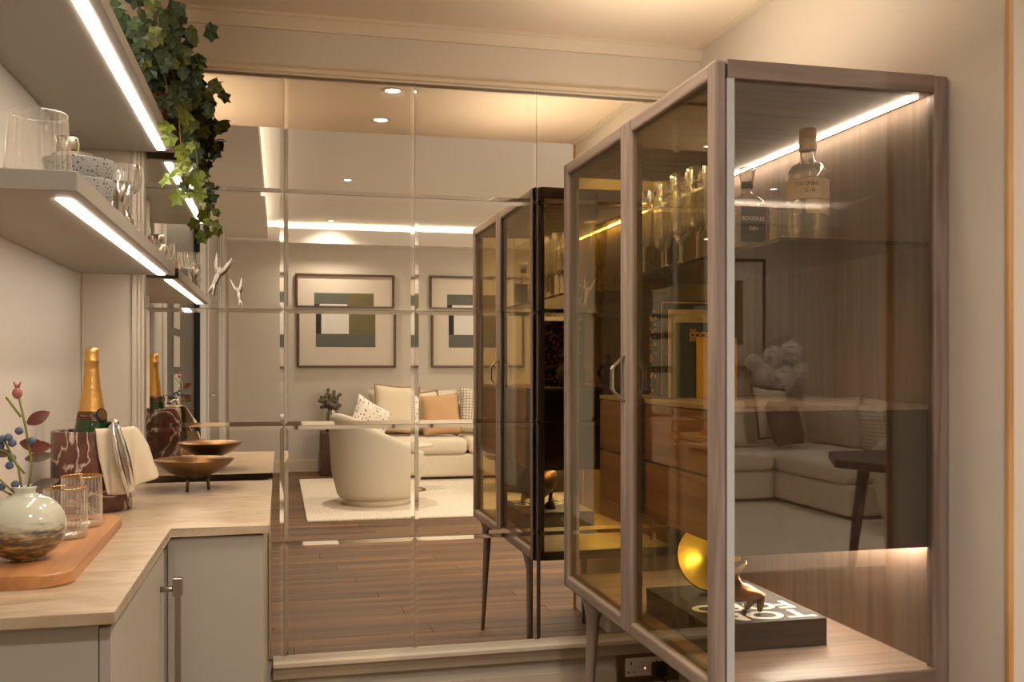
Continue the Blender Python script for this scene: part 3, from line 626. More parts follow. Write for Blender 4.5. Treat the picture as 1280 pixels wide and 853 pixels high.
# gold dish sculpture
TZ = FZ + 0.0686
t = thing('gold_dish_sculpture', 'gold dish tilted upright on the black book inside the cabinet', 'ornament', (1.13, 2.45, TZ))
ax = Vector((-0.05, -0.86, 0.34)).normalized(); q = Vector((0, 0, 1)).rotation_difference(ax)
def dishmesh(r0, h, flip):
    b = B(); lathe(b, [(0.004, 0), (r0 * 0.35, h * 0.12), (r0 * 0.65, h * 0.40), (r0 * 0.88, h * 0.75), (r0, h)], 48)
    for v in b.verts: v.co = q @ v.co + Vector((1.115, 2.45, TZ + 0.094))
    return b
obj('dish_inside', dishmesh(0.088, 0.052, 0), M['gold'], t)
b = dishmesh(0.091, 0.055, 0)
for v in b.verts: v.co -= ax * 0.004
obj('dish_shell', b, M['darkbronze'], t)
b = B(); tube(b, [(1.15, 2.46, TZ + 0.004), (1.155, 2.465, TZ + 0.03), (1.155, 2.47, TZ + 0.07)], [0.03, 0.014, 0.010], 12); obj('foot', b, M['darkbronze'], t)
# small bronze figure
t = thing('bronze_animal_figure', 'small smooth bronze animal figure standing on the black book', 'ornament', (1.12, 2.26, TZ))
b = B(); me = bpy.data.meshes.new('bronze_animal_figure')
pts = [(0, 0, 0.052), (0.04, -0.01, 0.050), (-0.035, 0.01, 0.046), (-0.045, 0.0, 0.0), (0.055, -0.015, 0.0), (0.0, 0.0, 0.08), (0.0, 0.01, 0.112), (0.035, 0.01, 0.122), (-0.035, 0.01, 0.108), (0.062, -0.01, 0.040), (-0.05, 0.03, 0.0), (0.04, 0.03, 0.0)]
rad = [0.026, 0.024, 0.018, 0.008, 0.007, 0.010, 0.014, 0.010, 0.009, 0.014, 0.007, 0.007]
edg = [(0, 1), (0, 2), (2, 3), (9, 4), (0, 5), (5, 6), (6, 7), (6, 8), (1, 9), (2, 10), (1, 11)]
me.from_pydata(pts, edg, []); o = bpy.data.objects.new('body', me); C.objects.link(o); o.parent = t
sk = o.modifiers.new('skin', 'SKIN'); ss = o.modifiers.new('sub', 'SUBSURF'); ss.levels = 2; ss.render_levels = 2
for i, v in enumerate(me.skin_vertices[0].data): v.radius = (rad[i], rad[i]); v.use_root = (i == 0)
me.materials.append(M['bronze']); b.free(); sk.use_smooth_shade = True
# far end ornaments on the drawer unit
t = thing('black_round_vase', 'round black vase at the mirror end of the drawer top', 'vase', (1.16, 2.755, BZ))
b = B(); lathe(b, [(0.022, 0), (0.05, 0.02), (0.062, 0.05), (0.056, 0.08), (0.03, 0.102), (0.016, 0.108)], 32, 1.16, 2.755, BZ); obj('body', b, M['black'], t)
b = B(); tube(b, [(1.16 + 0.018 * math.cos(a), 2.755 + 0.018 * math.sin(a), BZ + 0.109) for a in [2 * PI * k / 20 for k in range(20)]], 0.004, 6, True); obj('neck_ring', b, M['brassgold'], t)
t = thing('black_figurine', 'small black seated figurine behind the round black vase', 'ornament', (1.32, 2.75, BZ))
b = B(); ball(b, (1.32, 2.75, BZ + 0.03), 0.03, 2, (1.2, 1, 1)); ball(b, (1.32, 2.75, BZ + 0.075), 0.024, 2, (0.9, 0.8, 1.5)); ball(b, (1.32, 2.745, BZ + 0.122), 0.014, 2)
tube(b, [(1.30, 2.75, BZ + 0.09), (1.285, 2.73, BZ + 0.06), (1.30, 2.72, BZ + 0.035)], 0.007); tube(b, [(1.34, 2.75, BZ + 0.09), (1.352, 2.73, BZ + 0.06), (1.34, 2.72, BZ + 0.035)], 0.007); obj('figure', b, M['black'], t)

# ------------------------------------------------------------------ things on the worktop
KZ = 0.8872
# serving board
t = thing('serving_board', 'acacia serving board with rounded corners at the near end of the worktop', 'board', (-0.46, 2.04, KZ))
poly = []
for (cx, cy_, a0) in ((-0.385, 1.765, -90), (-0.395, 2.335, 0), (-0.54, 2.345, 90), (-0.54, 1.765, 180)):
    for k in range(9):
        a = R(a0 + 90 * k / 8); poly.append((cx + 0.05 * math.cos(a), cy_ + 0.05 * math.sin(a)))
b = B(); prism(b, poly, KZ, KZ + 0.022, 0.003)
obj('board', b, M['boardwood'], t)
TB = KZ + 0.0222
# vase
vx, vy = -0.435, 1.865
t = thing('round_bud_vase', 'round glazed bud vase, cream above and speckled brown below', 'vase', (vx, vy, TB))
pr = [(0.026, 0.0005)]
for k in range(1, 15):
    a = PI * k / 16 ; pr.append((0.066 * math.sin(a) ** 0.9 + 0.002, 0.058 - 0.058 * math.cos(a)))
pr += [(0.018, 0.116), (0.0175, 0.120), (0.021, 0.127), (0.019, 0.129), (0.016, 0.122)]
b = B(); lathe(b, pr, 48, vx, vy, TB); obj('body', b, M['vase'], t)
# sprig
t = thing('berry_sprig', 'sprig of blue berries and red brown leaves standing in the bud vase', 'plant', (vx, vy, TB + 0.10))
top = (vx, vy, TB + 0.105)
b = B(); stems = [[(vx, vy, TB + 0.09), (vx + 0.012, vy, TB + 0.165), (vx + 0.0, vy, TB + 0.24), (vx - 0.012, vy, TB + 0.30)],
    [(vx, vy, TB + 0.09), (vx - 0.01, vy, TB + 0.16), (vx - 0.035, vy, TB + 0.215)], [(vx, vy, TB + 0.10), (vx - 0.05, vy - 0.01, TB + 0.155), (vx - 0.115, vy - 0.01, TB + 0.145)],
    [(vx, vy, TB + 0.15), (vx - 0.03, vy, TB + 0.19), (vx - 0.075, vy, TB + 0.205)], [(vx, vy, TB + 0.10), (vx - 0.055, vy, TB + 0.135), (vx - 0.12, vy, TB + 0.125)],
    [(vx - 0.006, vy, TB + 0.25), (vx - 0.03, vy, TB + 0.285)]]
for s in stems: tube(b, s, 0.0022, 6)
obj('stem', b, M['stemg'], t)
bm0 = None
for (dx, dz) in ((-0.012, 0.225), (-0.024, 0.215), (-0.036, 0.212), (-0.05, 0.208), (-0.018, 0.205), (0.012, 0.208), (-0.058, 0.195), (-0.04, 0.20), (-0.022, 0.178), (-0.025, 0.165), (-0.062, 0.165), (-0.048, 0.148), (-0.075, 0.142), (-0.077, 0.128), (-0.038, 0.128), (-0.015, 0.132), (-0.082, 0.148)):
    dy = rnd.uniform(-0.012, 0.012)
    if bm0 is None:
        b = B(); ball(b, (0, 0, 0), 0.0072, 2); o = obj('berry', b, M['berry'], t, world=False); bm0 = o.data
    else: o = bpy.data.objects.new('berry', bm0); C.objects.link(o); o.parent = t
    o.location = Vector((vx + dx, vy + dy, TB + dz)) - wl(t)
def leafmesh(name, L_, W_, mat, curl=0.2):
    b = B(); n = 6; prev = None
    for k in range(n + 1):
        f = k / n; w = W_ * math.sin(PI * min(1, f * 0.97 + 0.03)) ** 0.7 * (1 - 0.25 * f); zc = curl * L_ * math.sin(f * PI) * 0.4
        q = [b.verts.new((-w / 2, f * L_, zc + 0.12 * w)), b.verts.new((0, f * L_, zc)), b.verts.new((w / 2, f * L_, zc + 0.12 * w))]
        if prev:
            b.faces.new((prev[0], prev[1], q[1], q[0])).smooth = True; b.faces.new((prev[1], prev[2], q[2], q[1])).smooth = True
        prev = q
    me = bpy.data.meshes.new(name); b.to_mesh(me); b.free(); me.materials.append(mat); return me
lr = leafmesh('sprig_leaf_red', 0.042, 0.026, M['rleaf']); lg = leafmesh('sprig_leaf_grey', 0.048, 0.020, M['gleaf'])
for (dx, dz, ang, mm) in ((0.004, 0.238, -60, lr), (0.002, 0.196, -88, lr), (0.0, 0.176, -82, lg), (0.01, 0.126, -75, lg), (-0.045, 0.130, 145, lg), (-0.02, 0.185, 80, lg), (-0.008, 0.205, -100, lr)):
    o = bpy.data.objects.new('leaf', mm); C.objects.link(o); o.parent = t; o.location = Vector((vx + dx, vy, TB + dz)) - wl(t)
    o.rotation_euler = Euler((R(90), R(0), 0)).to_matrix().to_euler(); o.rotation_euler = (Matrix.Rotation(R(-ang), 3, 'Y') @ Matrix.Rotation(R(75), 3, 'X')).to_euler()
b = B(); ball(b, (vx - 0.012, vy, TB + 0.292), 0.0085, 2, (1, 1, 1.25)); tube(b, [(vx - 0.012, vy, TB + 0.30), (vx - 0.018, vy, TB + 0.312)], [0.004, 0.001], 5); tube(b, [(vx - 0.012, vy, TB + 0.30), (vx - 0.006, vy, TB + 0.312)], [0.004, 0.001], 5)
obj('bud', b, M['pinkbud'], t)
tumbler(-0.412, 2.085, TB, 0.040, 0.098, 'nearer gold-rimmed ribbed tumbler beside the bud vase', M['brassgold'], None, 30)
tumbler(-0.408, 2.225, TB, 0.040, 0.106, 'farther gold-rimmed ribbed tumbler by the marble cooler', M['brassgold'], None, 30)
# wine cooler
wx, wy = -0.460, 2.640
t = thing('marble_wine_cooler', 'cylindrical red-brown marble wine cooler with white veins', 'wine cooler', (wx, wy, KZ))
b = B(); lathe(b, [(0.093, 0.0), (0.095, 0.003), (0.095, 0.197), (0.093, 0.2), (0.080, 0.2), (0.079, 0.197), (0.079, 0.02), (0.001, 0.018)], 64, wx, wy, KZ); obj('body', b, M['redmarble'], t)
# champagne
bx_, by_ = -0.464, 2.66
t = thing('champagne_bottle', 'green champagne bottle with gold foil neck standing in the marble cooler', 'bottle', (bx_, by_, KZ + 0.1))
z0 = KZ + 0.098
b = B(); lathe(b, [(0.044, 0.0), (0.045, 0.01), (0.0455, 0.07), (0.043, 0.095), (0.037, 0.125), (0.031, 0.15)], 40, bx_, by_, z0); obj('body', b, M['greenglass'], t)
b = B(); lathe(b, [(0.0318, 0.147), (0.027, 0.175), (0.021, 0.215), (0.0172, 0.255), (0.0165, 0.27), (0.0185, 0.272), (0.0188, 0.279), (0.0165, 0.283), (0.017, 0.297), (0.0165, 0.306), (0.012, 0.310)], 40, bx_, by_, z0, cap0=False, cap1=True); obj('foil', b, M['foil'], t)
b = B(); lathe(b, [(0.0372, 0.127), (0.0325, 0.149)], 40, bx_, by_, z0, cap0=False); obj('neck_band', b, M['foilband'], t)
b = B()
for zz, rr in ((0.1265, 0.0375), (0.131, 0.0365), (0.145, 0.0336), (0.149, 0.0328)): tube(b, [(bx_ + rr * math.cos(a), by_ + rr * math.sin(a), z0 + zz) for a in [2 * PI * k / 32 for k in range(32)]], 0.0007, 5, True)
obj('gold_line', b, M['brassgold'], t)
a = R(-38); nrm = Vector((math.cos(a), math.sin(a), 0.22)); cc = Vector((bx_, by_, z0 + 0.140)) + Vector((math.cos(a), math.sin(a), 0)) * 0.0348
for nm, r_, mt, of in (('seal_edge', 0.0165, M['foilband'], 0.0), ('seal', 0.0135, M['brass'], 0.001)):
    b = B(); lathe(b, [(r_, -0.003), (r_, 0.001)], 28, cap0=True, cap1=True); qq = Vector((0, 0, 1)).rotation_difference(nrm.normalized())
    for v in b.verts: v.co = qq @ v.co + cc + nrm * of
    obj(nm, b, mt, t)
for k, ch in enumerate('IMPERIAL'):
    a = R(-130 + k * 7.2); rr = 0.0353
    text('lettering', ch, 0.0085, (bx_ + rr * math.cos(a), by_ + rr * math.sin(a), z0 + 0.138), (R(78), 0, a + R(90)), M['brassgold'], t, 0.0002)
# napkin
t = thing('linen_napkin', 'beige linen napkin draped over the rim of the marble cooler', 'napkin', (wx + 0.05, wy - 0.08, KZ + 0.2))
b = B(); nu, nv = 40, 30; G = []
for i in range(nu + 1):
    f = i / nu; angb = -76 + 76 * f; rowv = []
    for j in range(nv + 1):
        g_ = j / nv; ang = R(angb + 13 * g_ ** 1.5 * (1 - f))
        lenm = 0.158 - 0.004 * f + 0.012 * math.sin(f * 5)
        if g_ < 0.12:
            s = g_ / 0.12; r = 0.077 + (0.100 - 0.077) * s; z = 0.19 + 0.016 * math.sin(s * PI * 0.62) + 0.0
        else:
            s = (g_ - 0.12) / 0.88; bul = 0.048 * f ** 1.6 * (s ** 0.8) + 0.006 * s
            fold = 0.011 * math.sin(f * 15 + s * 2.2) * s ** 0.5 + 0.003 * noise.noise(Vector((f * 5, s * 4, 1)))
            r = 0.101 + bul + fold; z = 0.200 + 0.004 * f - s * lenm * (0.84 + 0.12 * (1 - f))
        rowv.append(b.verts.new((wx + r * math.cos(ang) + 0.012 * f * g_, wy + r * math.sin(ang), KZ + z)))
    G.append(rowv)
for i in range(nu):
    for j in range(nv): b.faces.new((G[i][j], G[i + 1][j], G[i + 1][j + 1], G[i][j + 1])).smooth = True
o = obj('cloth', b, M['linen'], t); sm = o.modifiers.new('thick', 'SOLIDIFY'); sm.thickness = 0.003; sm.offset = 1
# tongs
t = thing('ice_tongs', 'polished steel tongs hooked over the cooler rim above the napkin', 'tongs', (wx + 0.05, wy - 0.10, KZ + 0.1))
for sgn, nm in ((0, 'arm'), (1, 'arm')):
    a = R(-50 - 5 * sgn); pts = []
    for k in range(12):
        f = k / 11; r = 0.112 + 0.016 * math.sin(f * PI) + 0.012 * f; z = 0.222 - 0.205 * f * 0.9
        aa = a + R(17) * f ** 1.3 - R(5) * sgn * math.sin(f * PI)
        pts.append((wx + r * math.cos(aa), wy + r * math.sin(aa) - 0.004 * sgn, KZ + z))
    b = B(); tube(b, pts, [0.0045 + 0.003 * math.sin(PI * k / 11) for k in range(12)], 10); obj(nm, b, M['chrome'], t)
b = B(); a = R(-52); p0 = Vector((wx + 0.112 * math.cos(a), wy + 0.112 * math.sin(a), KZ + 0.222)); p1 = Vector((wx + 0.07 * math.cos(a), wy + 0.07 * math.sin(a), KZ + 0.215))
tube(b, [p0 + Vector((0, 0, -0.004)), p0 + Vector((-0.006, 0.006, 0.004)), (p0 + p1) / 2 + Vector((0, 0, 0.006)), p1], 0.006, 10); ball(b, p0, 0.009, 2); obj('spring_end', b, M['chrome'], t)
# footed bowl
fx, fy = -0.240, 2.965
t = thing('footed_bronze_bowl', 'shallow hammered bronze bowl on three short feet near the mirror', 'bowl', (fx, fy, KZ))
b = B(); lathe(b, [(0.004, 0.036), (0.035, 0.040), (0.07, 0.055), (0.098, 0.076), (0.112, 0.090), (0.1125, 0.0915), (0.110, 0.0915), (0.096, 0.079), (0.068, 0.059), (0.034, 0.045), (0.003, 0.041)], 64, fx, fy, KZ, cap1=True); obj('bowl', b, M['bronze'], t)
for a in (R(-115), R(5), R(125)):
    b = B(); tube(b, [(fx + 0.036 * math.cos(a), fy + 0.036 * math.sin(a), KZ + 0.045), (fx + 0.040 * math.cos(a), fy + 0.040 * math.sin(a), KZ + 0.0005)], [0.0062, 0.0035], 10); obj('foot', b, M['bronze'], t)

# ------------------------------------------------------------------ things on the lower shelf
LZ = 1.5675
tumbler(-0.428, 1.93, LZ, 0.058, 0.140, 'large ribbed glass vase at the near end of the lower shelf', M['crystal'], None, 30, 0.86)
def terr(x, y, z, label):
    t = thing('terrazzo_bowl', label, 'bowl', (x, y, z))
    b = B(); lathe(b, [(0.050, 0), (0.056, 0.003), (0.070, 0.058), (0.070, 0.060), (0.065, 0.060), (0.052, 0.01), (0.002, 0.008)], 48, x, y, z); obj('body', b, M['terrazzo'], t)
terr(-0.398, 2.15, LZ, 'grey speckled terrazzo bowl, lower one of the stack'); terr(-0.398, 2.15, LZ + 0.040, 'grey speckled terrazzo bowl, upper one of the stack')
t = thing('cocktail_shaker', 'silver cocktail shaker behind the terrazzo bowls', 'shaker', (-0.475, 2.42, LZ))
b = B(); lathe(b, [(0.036, 0), (0.045, 0.12), (0.046, 0.14), (0.042, 0.155), (0.030, 0.168), (0.022, 0.174)], 40, -0.475, 2.42, LZ); obj('body', b, M['steel'], t)
b = B(); lathe(b, [(0.0225, 0.174), (0.0235, 0.178), (0.0235, 0.203), (0.021, 0.208)], 40, -0.475, 2.42, LZ, cap1=True); obj('cap', b, M['steel'], t)
t = thing('cocktail_glass', 'small faceted glass holding a pink drink beside the shaker', 'glass', (-0.435, 2.30, LZ))
b = B(); lathe(b, [(0.030, 0.001), (0.034, 0.10), (0.036, 0.145)], 40, -0.435, 2.30, LZ, 8, 0.03); obj('glass_wall', b, M['crystal'], t)
b = B(); lathe(b, [(0.027, 0.004), (0.031, 0.11)], 24, -0.435, 2.30, LZ, cap1=True); obj('drink', b, M['liquid'], t)
b = B(); tube(b, [(-0.43, 2.295, LZ + 0.10), (-0.425, 2.28, LZ + 0.165)], 0.003, 6); obj('garnish', b, M['ivy_b'], t)
def coupe(x, y, label):
    t = thing('crystal_coupe', label, 'glass', (x, y, LZ), 0, 'cut crystal coupes on the lower shelf')
    b = B(); lathe(b, [(0.005, 0.075), (0.030, 0.080), (0.041, 0.092), (0.045, 0.11), (0.048, 0.142)], 80, x, y, LZ, 16, 0.045, ribrange=(0.079, 0.135)); obj('bowl', b, M['crystal'], t)
    b = B(); lathe(b, [(0.036, 0.0005), (0.036, 0.003), (0.012, 0.008), (0.006, 0.03), (0.005, 0.06), (0.009, 0.077)], 24, x, y, LZ); obj('stem', b, M['crystal'], t)
coupe(-0.356, 2.40, 'cut crystal coupe behind the terrazzo bowls'); coupe(-0.43, 2.72, 'cut crystal coupe farther back, nearer the mirror')
t = thing('bar_jigger', 'double-ended steel jigger in front of the crystal coupe', 'jigger', (-0.346, 2.30, LZ))
b = B(); lathe(b, [(0.019, 0), (0.019, 0.002), (0.009, 0.042), (0.010, 0.046), (0.020, 0.088), (0.018, 0.088), (0.008, 0.05)], 32, -0.346, 2.30, LZ); obj('body', b, M['steel'], t)
t = thing('steel_flask', 'slim steel bar flask standing near the mirror end of the lower shelf', 'flask', (-0.44, 3.05, LZ))
b = B(); lathe(b, [(0.022, 0), (0.023, 0.11), (0.018, 0.125), (0.012, 0.13), (0.012, 0.15), (0.009, 0.153)], 32, -0.44, 3.05, LZ, cap1=True); obj('body', b, M['steel'], t)

# ------------------------------------------------------------------ ivy on the upper shelf
UZ = 1.9535
t = thing('ivy_pot', 'mottled stoneware pot on the upper shelf, half hidden by ivy', 'pot', (-0.395, 2.98, UZ))
b = B(); lathe(b, [(0.055, 0), (0.065, 0.01), (0.082, 0.09), (0.080, 0.15), (0.074, 0.165), (0.068, 0.165), (0.066, 0.15)], 40, -0.395, 2.98, UZ, cap1=True); obj('body', b, M['mott'], t)
ivy = thing('trailing_ivy', 'trailing green ivy spilling from the pot over the upper shelf edge', 'plant', (-0.395, 2.98, UZ + 0.15))
def ivyleaf(nm, mat):
    b = B(); pts = []
    rr = [1.0, 0.70, 0.86, 0.62, 0.72, 0.42, 0.42, 0.72, 0.62, 0.86, 0.70]
    an = [90, 66, 38, 8, -28, -70, -110, -152, 172, 142, 114]
    c = b.verts.new((0, 0.35, -0.04)); ring = [b.verts.new((r * 0.62 * math.cos(R(a)), 0.35 + r * 0.65 * math.sin(R(a)), 0.06 * (1 if i % 2 == 0 else -0.6) - 0.10 * r * r)) for i, (r, a) in enumerate(zip(rr, an))]
    for i in range(len(ring)): b.faces.new((c, ring[i], ring[(i + 1) % len(ring)]))
    me = bpy.data.meshes.new(nm); b.to_mesh(me); b.free(); me.materials.append(mat); return me
LV = [ivyleaf('ivy_leaf_deep', M['ivy_a']), ivyleaf('ivy_leaf_bright', M['ivy_b']), ivyleaf('ivy_leaf_olive', M['ivy_c'])]
def vine(pts, nseg=24):
    pts = [Vector(p) for p in pts]; out = []
    n = len(pts) - 1
    for k in range(nseg + 1):
        f = k / nseg * n; i = min(int(f), n - 1); u = f - i
        p0, p1, p2, p3 = pts[max(i - 1, 0)], pts[i], pts[i + 1], pts[min(i + 2, n)]
        out.append(0.5 * ((2 * p1) + (p2 - p0) * u + (2 * p0 - 5 * p1 + 4 * p2 - p3) * u * u + (3 * p1 - p0 - 3 * p2 + p3) * u ** 3))
    return out
P0 = (-0.39, 2.96, 2.12)
vines = [
    ([P0, (-0.34, 2.90, 2.16), (-0.285, 2.88, 2.05), (-0.272, 2.87, 1.92), (-0.262, 2.86, 1.80), (-0.255, 2.86, 1.735)], 1, 15),
    ([P0, (-0.33, 2.93, 2.17), (-0.28, 2.93, 2.08), (-0.265, 2.93, 1.97), (-0.235, 2.92, 1.87), (-0.225, 2.92, 1.80)], 1, 13),
    ([P0, (-0.32, 2.98, 2.15), (-0.27, 2.99, 2.05), (-0.262, 2.99, 1.93), (-0.25, 2.98, 1.83)], 2, 14),
    ([P0, (-0.30, 3.02, 2.14), (-0.255, 3.05, 2.08), (-0.19, 3.06, 2.10), (-0.165, 3.05, 2.10)], 1, 6),
    ([P0, (-0.31, 3.0, 2.12), (-0.25, 3.04, 2.03), (-0.20, 3.03, 2.04), (-0.18, 3.03, 2.03)], 1, 5),
    ([P0, (-0.36, 2.85, 2.19), (-0.32, 2.75, 2.20), (-0.305, 2.68, 2.12)], 2, 10),
    ([P0, (-0.34, 2.92, 2.22), (-0.30, 2.92, 2.27), (-0.265, 2.92, 2.22)], 0, 8),
    ([P0, (-0.33, 3.03, 2.18), (-0.29, 3.08, 2.05), (-0.275, 3.10, 1.93), (-0.27, 3.10, 1.84)], 2, 14),
    ([P0, (-0.36, 2.86, 2.14), (-0.31, 2.84, 2.05), (-0.298, 2.84, 1.98)], 0, 8),
]
b = B(); leaves = []
for pts, mi, n in vines:
    ps = vine(pts); tube(b, ps, 0.0018, 5)
    for k in range(n):
        f = 0.18 + 0.82 * (k + 0.5) / n; p = ps[min(int(f * 24), 24)]
        leaves.append((p + Vector((rnd.uniform(-0.016, 0.022), rnd.uniform(-0.02, 0.02), rnd.uniform(-0.015, 0.01))), mi if rnd.random() < 0.6 and f > 0.45 else rnd.choice((0, 0, 2)), rnd.uniform(0.034, 0.056)))
for k in range(170):
    while True:
        p = Vector((rnd.gauss(-0.345, 0.052), rnd.gauss(2.92, 0.085), rnd.gauss(2.14, 0.085)))
        if p.z > 1.975 + (0.0 if p.x > -0.3 else 0.06) and p.z < 2.36 and p.y < 3.2: break
    if p.x < -0.31 and p.z < 2.0: continue
    if (p.x + 0.395) ** 2 + (p.y - 2.98) ** 2 < 0.09 ** 2 and p.z < 2.14: p.x += 0.09; p.y -= 0.05
    leaves.append((p, rnd.choice((0, 0, 0, 2)), rnd.uniform(0.040, 0.068)))
for p, sz in (((-0.292, 2.86, 1.790), 0.060), ((-0.238, 2.86, 1.785), 0.058), ((-0.262, 2.85, 1.742), 0.060), ((-0.262, 2.84, 1.835), 0.055), ((-0.245, 2.86, 1.862), 0.052), ((-0.222, 2.9, 1.755), 0.045), ((-0.287, 2.86, 1.90), 0.05)): leaves.insert(0, (Vector(p), 1, sz))
obj('stem', b, M['stemb'], ivy)
for p, mi, s in leaves[:298]:
    o = bpy.data.objects.new('ivy_leaf', LV[mi]); C.objects.link(o); o.parent = ivy; o.location = p - wl(ivy); o.scale = (s, s, s)
    o.rotation_euler = (Matrix.Rotation(rnd.uniform(-0.9, 0.9), 3, 'Z') @ Matrix.Rotation(R(rnd.uniform(50, 120)), 3, 'X') @ Matrix.Rotation(R(180 + rnd.uniform(-55, 55)), 3, 'Z')).to_euler()

# ------------------------------------------------------------------ crystal swallows on the mirror
def swallow(x, z, s, rot, label):
    t = thing('crystal_swallow', label, 'ornament', (x, 3.262, z), 0, 'crystal swallows on the mirror')
    b = B(); tube(b, [(0, 0, 0.028), (0.0, 0, 0.012), (0, 0, -0.015), (-0.003, 0, -0.030)], [0.002, 0.0075, 0.006, 0.0015], 8); obj('body', b, M['sw'], t, world=False)
    for sg in (-1, 1):
        b = B(); tube(b, [(0, 0, 0.008), (sg * 0.012, -0.004, 0.026), (sg * 0.022, -0.012, 0.062)], [0.007, 0.006, 0.0012], 6); obj('wing', b, M['sw'], t, world=False)
        b = B(); tube(b, [(0, 0, -0.020), (sg * 0.008, -0.002, -0.052)], [0.004, 0.001], 6); obj('tail', b, M['sw'], t, world=False)
    b = B(); tube(b, [(0, 0.0, 0), (0, 0.026, 0)], 0.003, 6); obj('pin', b, M['chrome'], t, world=False)
    t.scale = (s, s, s); t.rotation_euler = (0, rot, 0)
m = glass('frosted_crystal', (0.9, 0.9, 0.9), 0.3, 0.9, 0.15, 1.2); M['sw'] = plain('frosted_crystal_glass', (250, 246, 238), 0.15, vary=0.05, coat=0.5)
swallow(-0.196, 1.535, 1.15, R(20), 'larger crystal swallow on the mirror beside the shelf end')
swallow(-0.128, 1.480, 0.8, R(-10), 'smaller crystal swallow on the mirror, right of the larger one')
swallow(1.045, 1.500, 0.9, R(10), 'crystal swallow on the mirror behind the cabinet, lower of the pair')
swallow(0.985, 1.555, 0.9, R(150), 'crystal swallow on the mirror behind the cabinet, upper of the pair')

# ------------------------------------------------------------------ socket
t = thing('wall_socket', 'white double wall socket on a brass plate under the cabinet', 'socket', (1.26, 3.29, 0.18))
b = B(); bx(b, 1.165, 1.40, 3.282, 3.2915, 0.116, 0.238, 0.002, 1); obj('back_plate', b, M['brass'], t)
b = B(); bx(b, 1.195, 1.335, 3.276, 3.282, 0.142, 0.208, 0.002, 1); fp = obj('face_plate', b, M['white'], t)
b = B()
for cx in (1.216, 1.312): bx(b, cx - 0.0025, cx + 0.0025, 3.2755, 3.2762, 0.184, 0.194); bx(b, cx - 0.014, cx - 0.007, 3.2755, 3.2762, 0.156, 0.161); bx(b, cx + 0.007, cx + 0.014, 3.2755, 3.2762, 0.156, 0.161)
obj('pin_hole', b, M['black'], fp)
b = B(); bx(b, 1.245, 1.262, 3.273, 3.2765, 0.178, 0.200, 0.001, 1); bx(b, 1.268, 1.285, 3.273, 3.2765, 0.178, 0.200, 0.001, 1); obj('switch', b, M['white'], fp)
b = B(); bx(b, 1.266, 1.270, 3.275, 3.2765, 0.168, 0.172); obj('indicator', b, M['redled'], fp)
t = thing('power_plug', 'black power plug in the socket with a trailing cable', 'plug', (1.315, 3.26, 0.17))
b = B(); bx(b, 1.290, 1.340, 3.235, 3.2755, 0.146, 0.192, 0.006); obj('body', b, M['black'], t)
b = B(); tube(b, vine([(1.315, 3.25, 0.150), (1.335, 3.22, 0.125), (1.39, 3.2, 0.09), (1.42, 3.18, 0.004)], 14), 0.0035, 8); obj('cable', b, M['black'], t)

# ------------------------------------------------------------------ living room: pictures
def picture(x0, label):
    z0, z1, w = 1.215, 2.36, 1.185; x1 = x0 + w; yb = -5.444
    t = thing('framed_picture', label, 'picture', (x0 + w / 2, yb, z0), 0, 'large framed abstracts on the rear wall')
    for (a, c, d, e) in ((x0, x1, z0, z0 + 0.025), (x0, x1, z1 - 0.025, z1), (x0, x0 + 0.025, z0 + 0.025, z1 - 0.025), (x1 - 0.025, x1, z0 + 0.025, z1 - 0.025)):
        b = B(); bx(b, a, c, yb, yb + 0.040, d, e, 0.002, 1); obj('frame', b, M['framewood'], t)
    b = B(); bx(b, x0 + 0.025, x1 - 0.025, yb + 0.004, yb + 0.014, z0 + 0.025, z1 - 0.025); obj('mount', b, M['gridpaper'], t)
    ax0, ax1, az0, az1 = x0 + 0.22, x1 - 0.25, z0 + 0.25, z1 - 0.23
    def pc(a, c, d, e, mm, k): b = B(); bx(b, a, c, yb + 0.0142, yb + 0.0155 + k, d, e); obj('colour_block', b, mm, t)
    W_, H_ = ax1 - ax0, az1 - az0
    pc(ax0, ax0 + W_ * 0.55, az0 + H_ * 0.80, az1, M['artgrey'], 0); pc(ax0 + W_ * 0.55, ax1, az0 + H_ * 0.24, az1, M['artolive'], 0)
    pc(ax0, ax0 + W_ * 0.09, az0 + H_ * 0.24, az0 + H_ * 0.80, M['artblack'], 0); pc(ax0 + W_ * 0.09, ax0 + W_ * 0.55, az0 + H_ * 0.24, az0 + H_ * 0.80, M['artwhite'], 0)
    pc(ax0, ax1, az0, az0 + H_ * 0.24, M['artgrey'], 0)
picture(0.20, 'framed abstract of green and white blocks, left one on the rear wall')
picture(1.82, 'framed abstract of green and white blocks, middle one on the rear wall')
picture(3.76, 'framed abstract of green and white blocks, right one above the sofa corner')

# rug
t = thing('looped_rug', 'cream looped wool rug under the sofa and armchairs', 'rug', (2.5, -2.8, 0))
b = B(); bx(b, 0.22, 4.9, -4.5, -1.45, 0.0005, 0.018, 0.006, 2)
o = obj('pile', b, M['rug'], t)
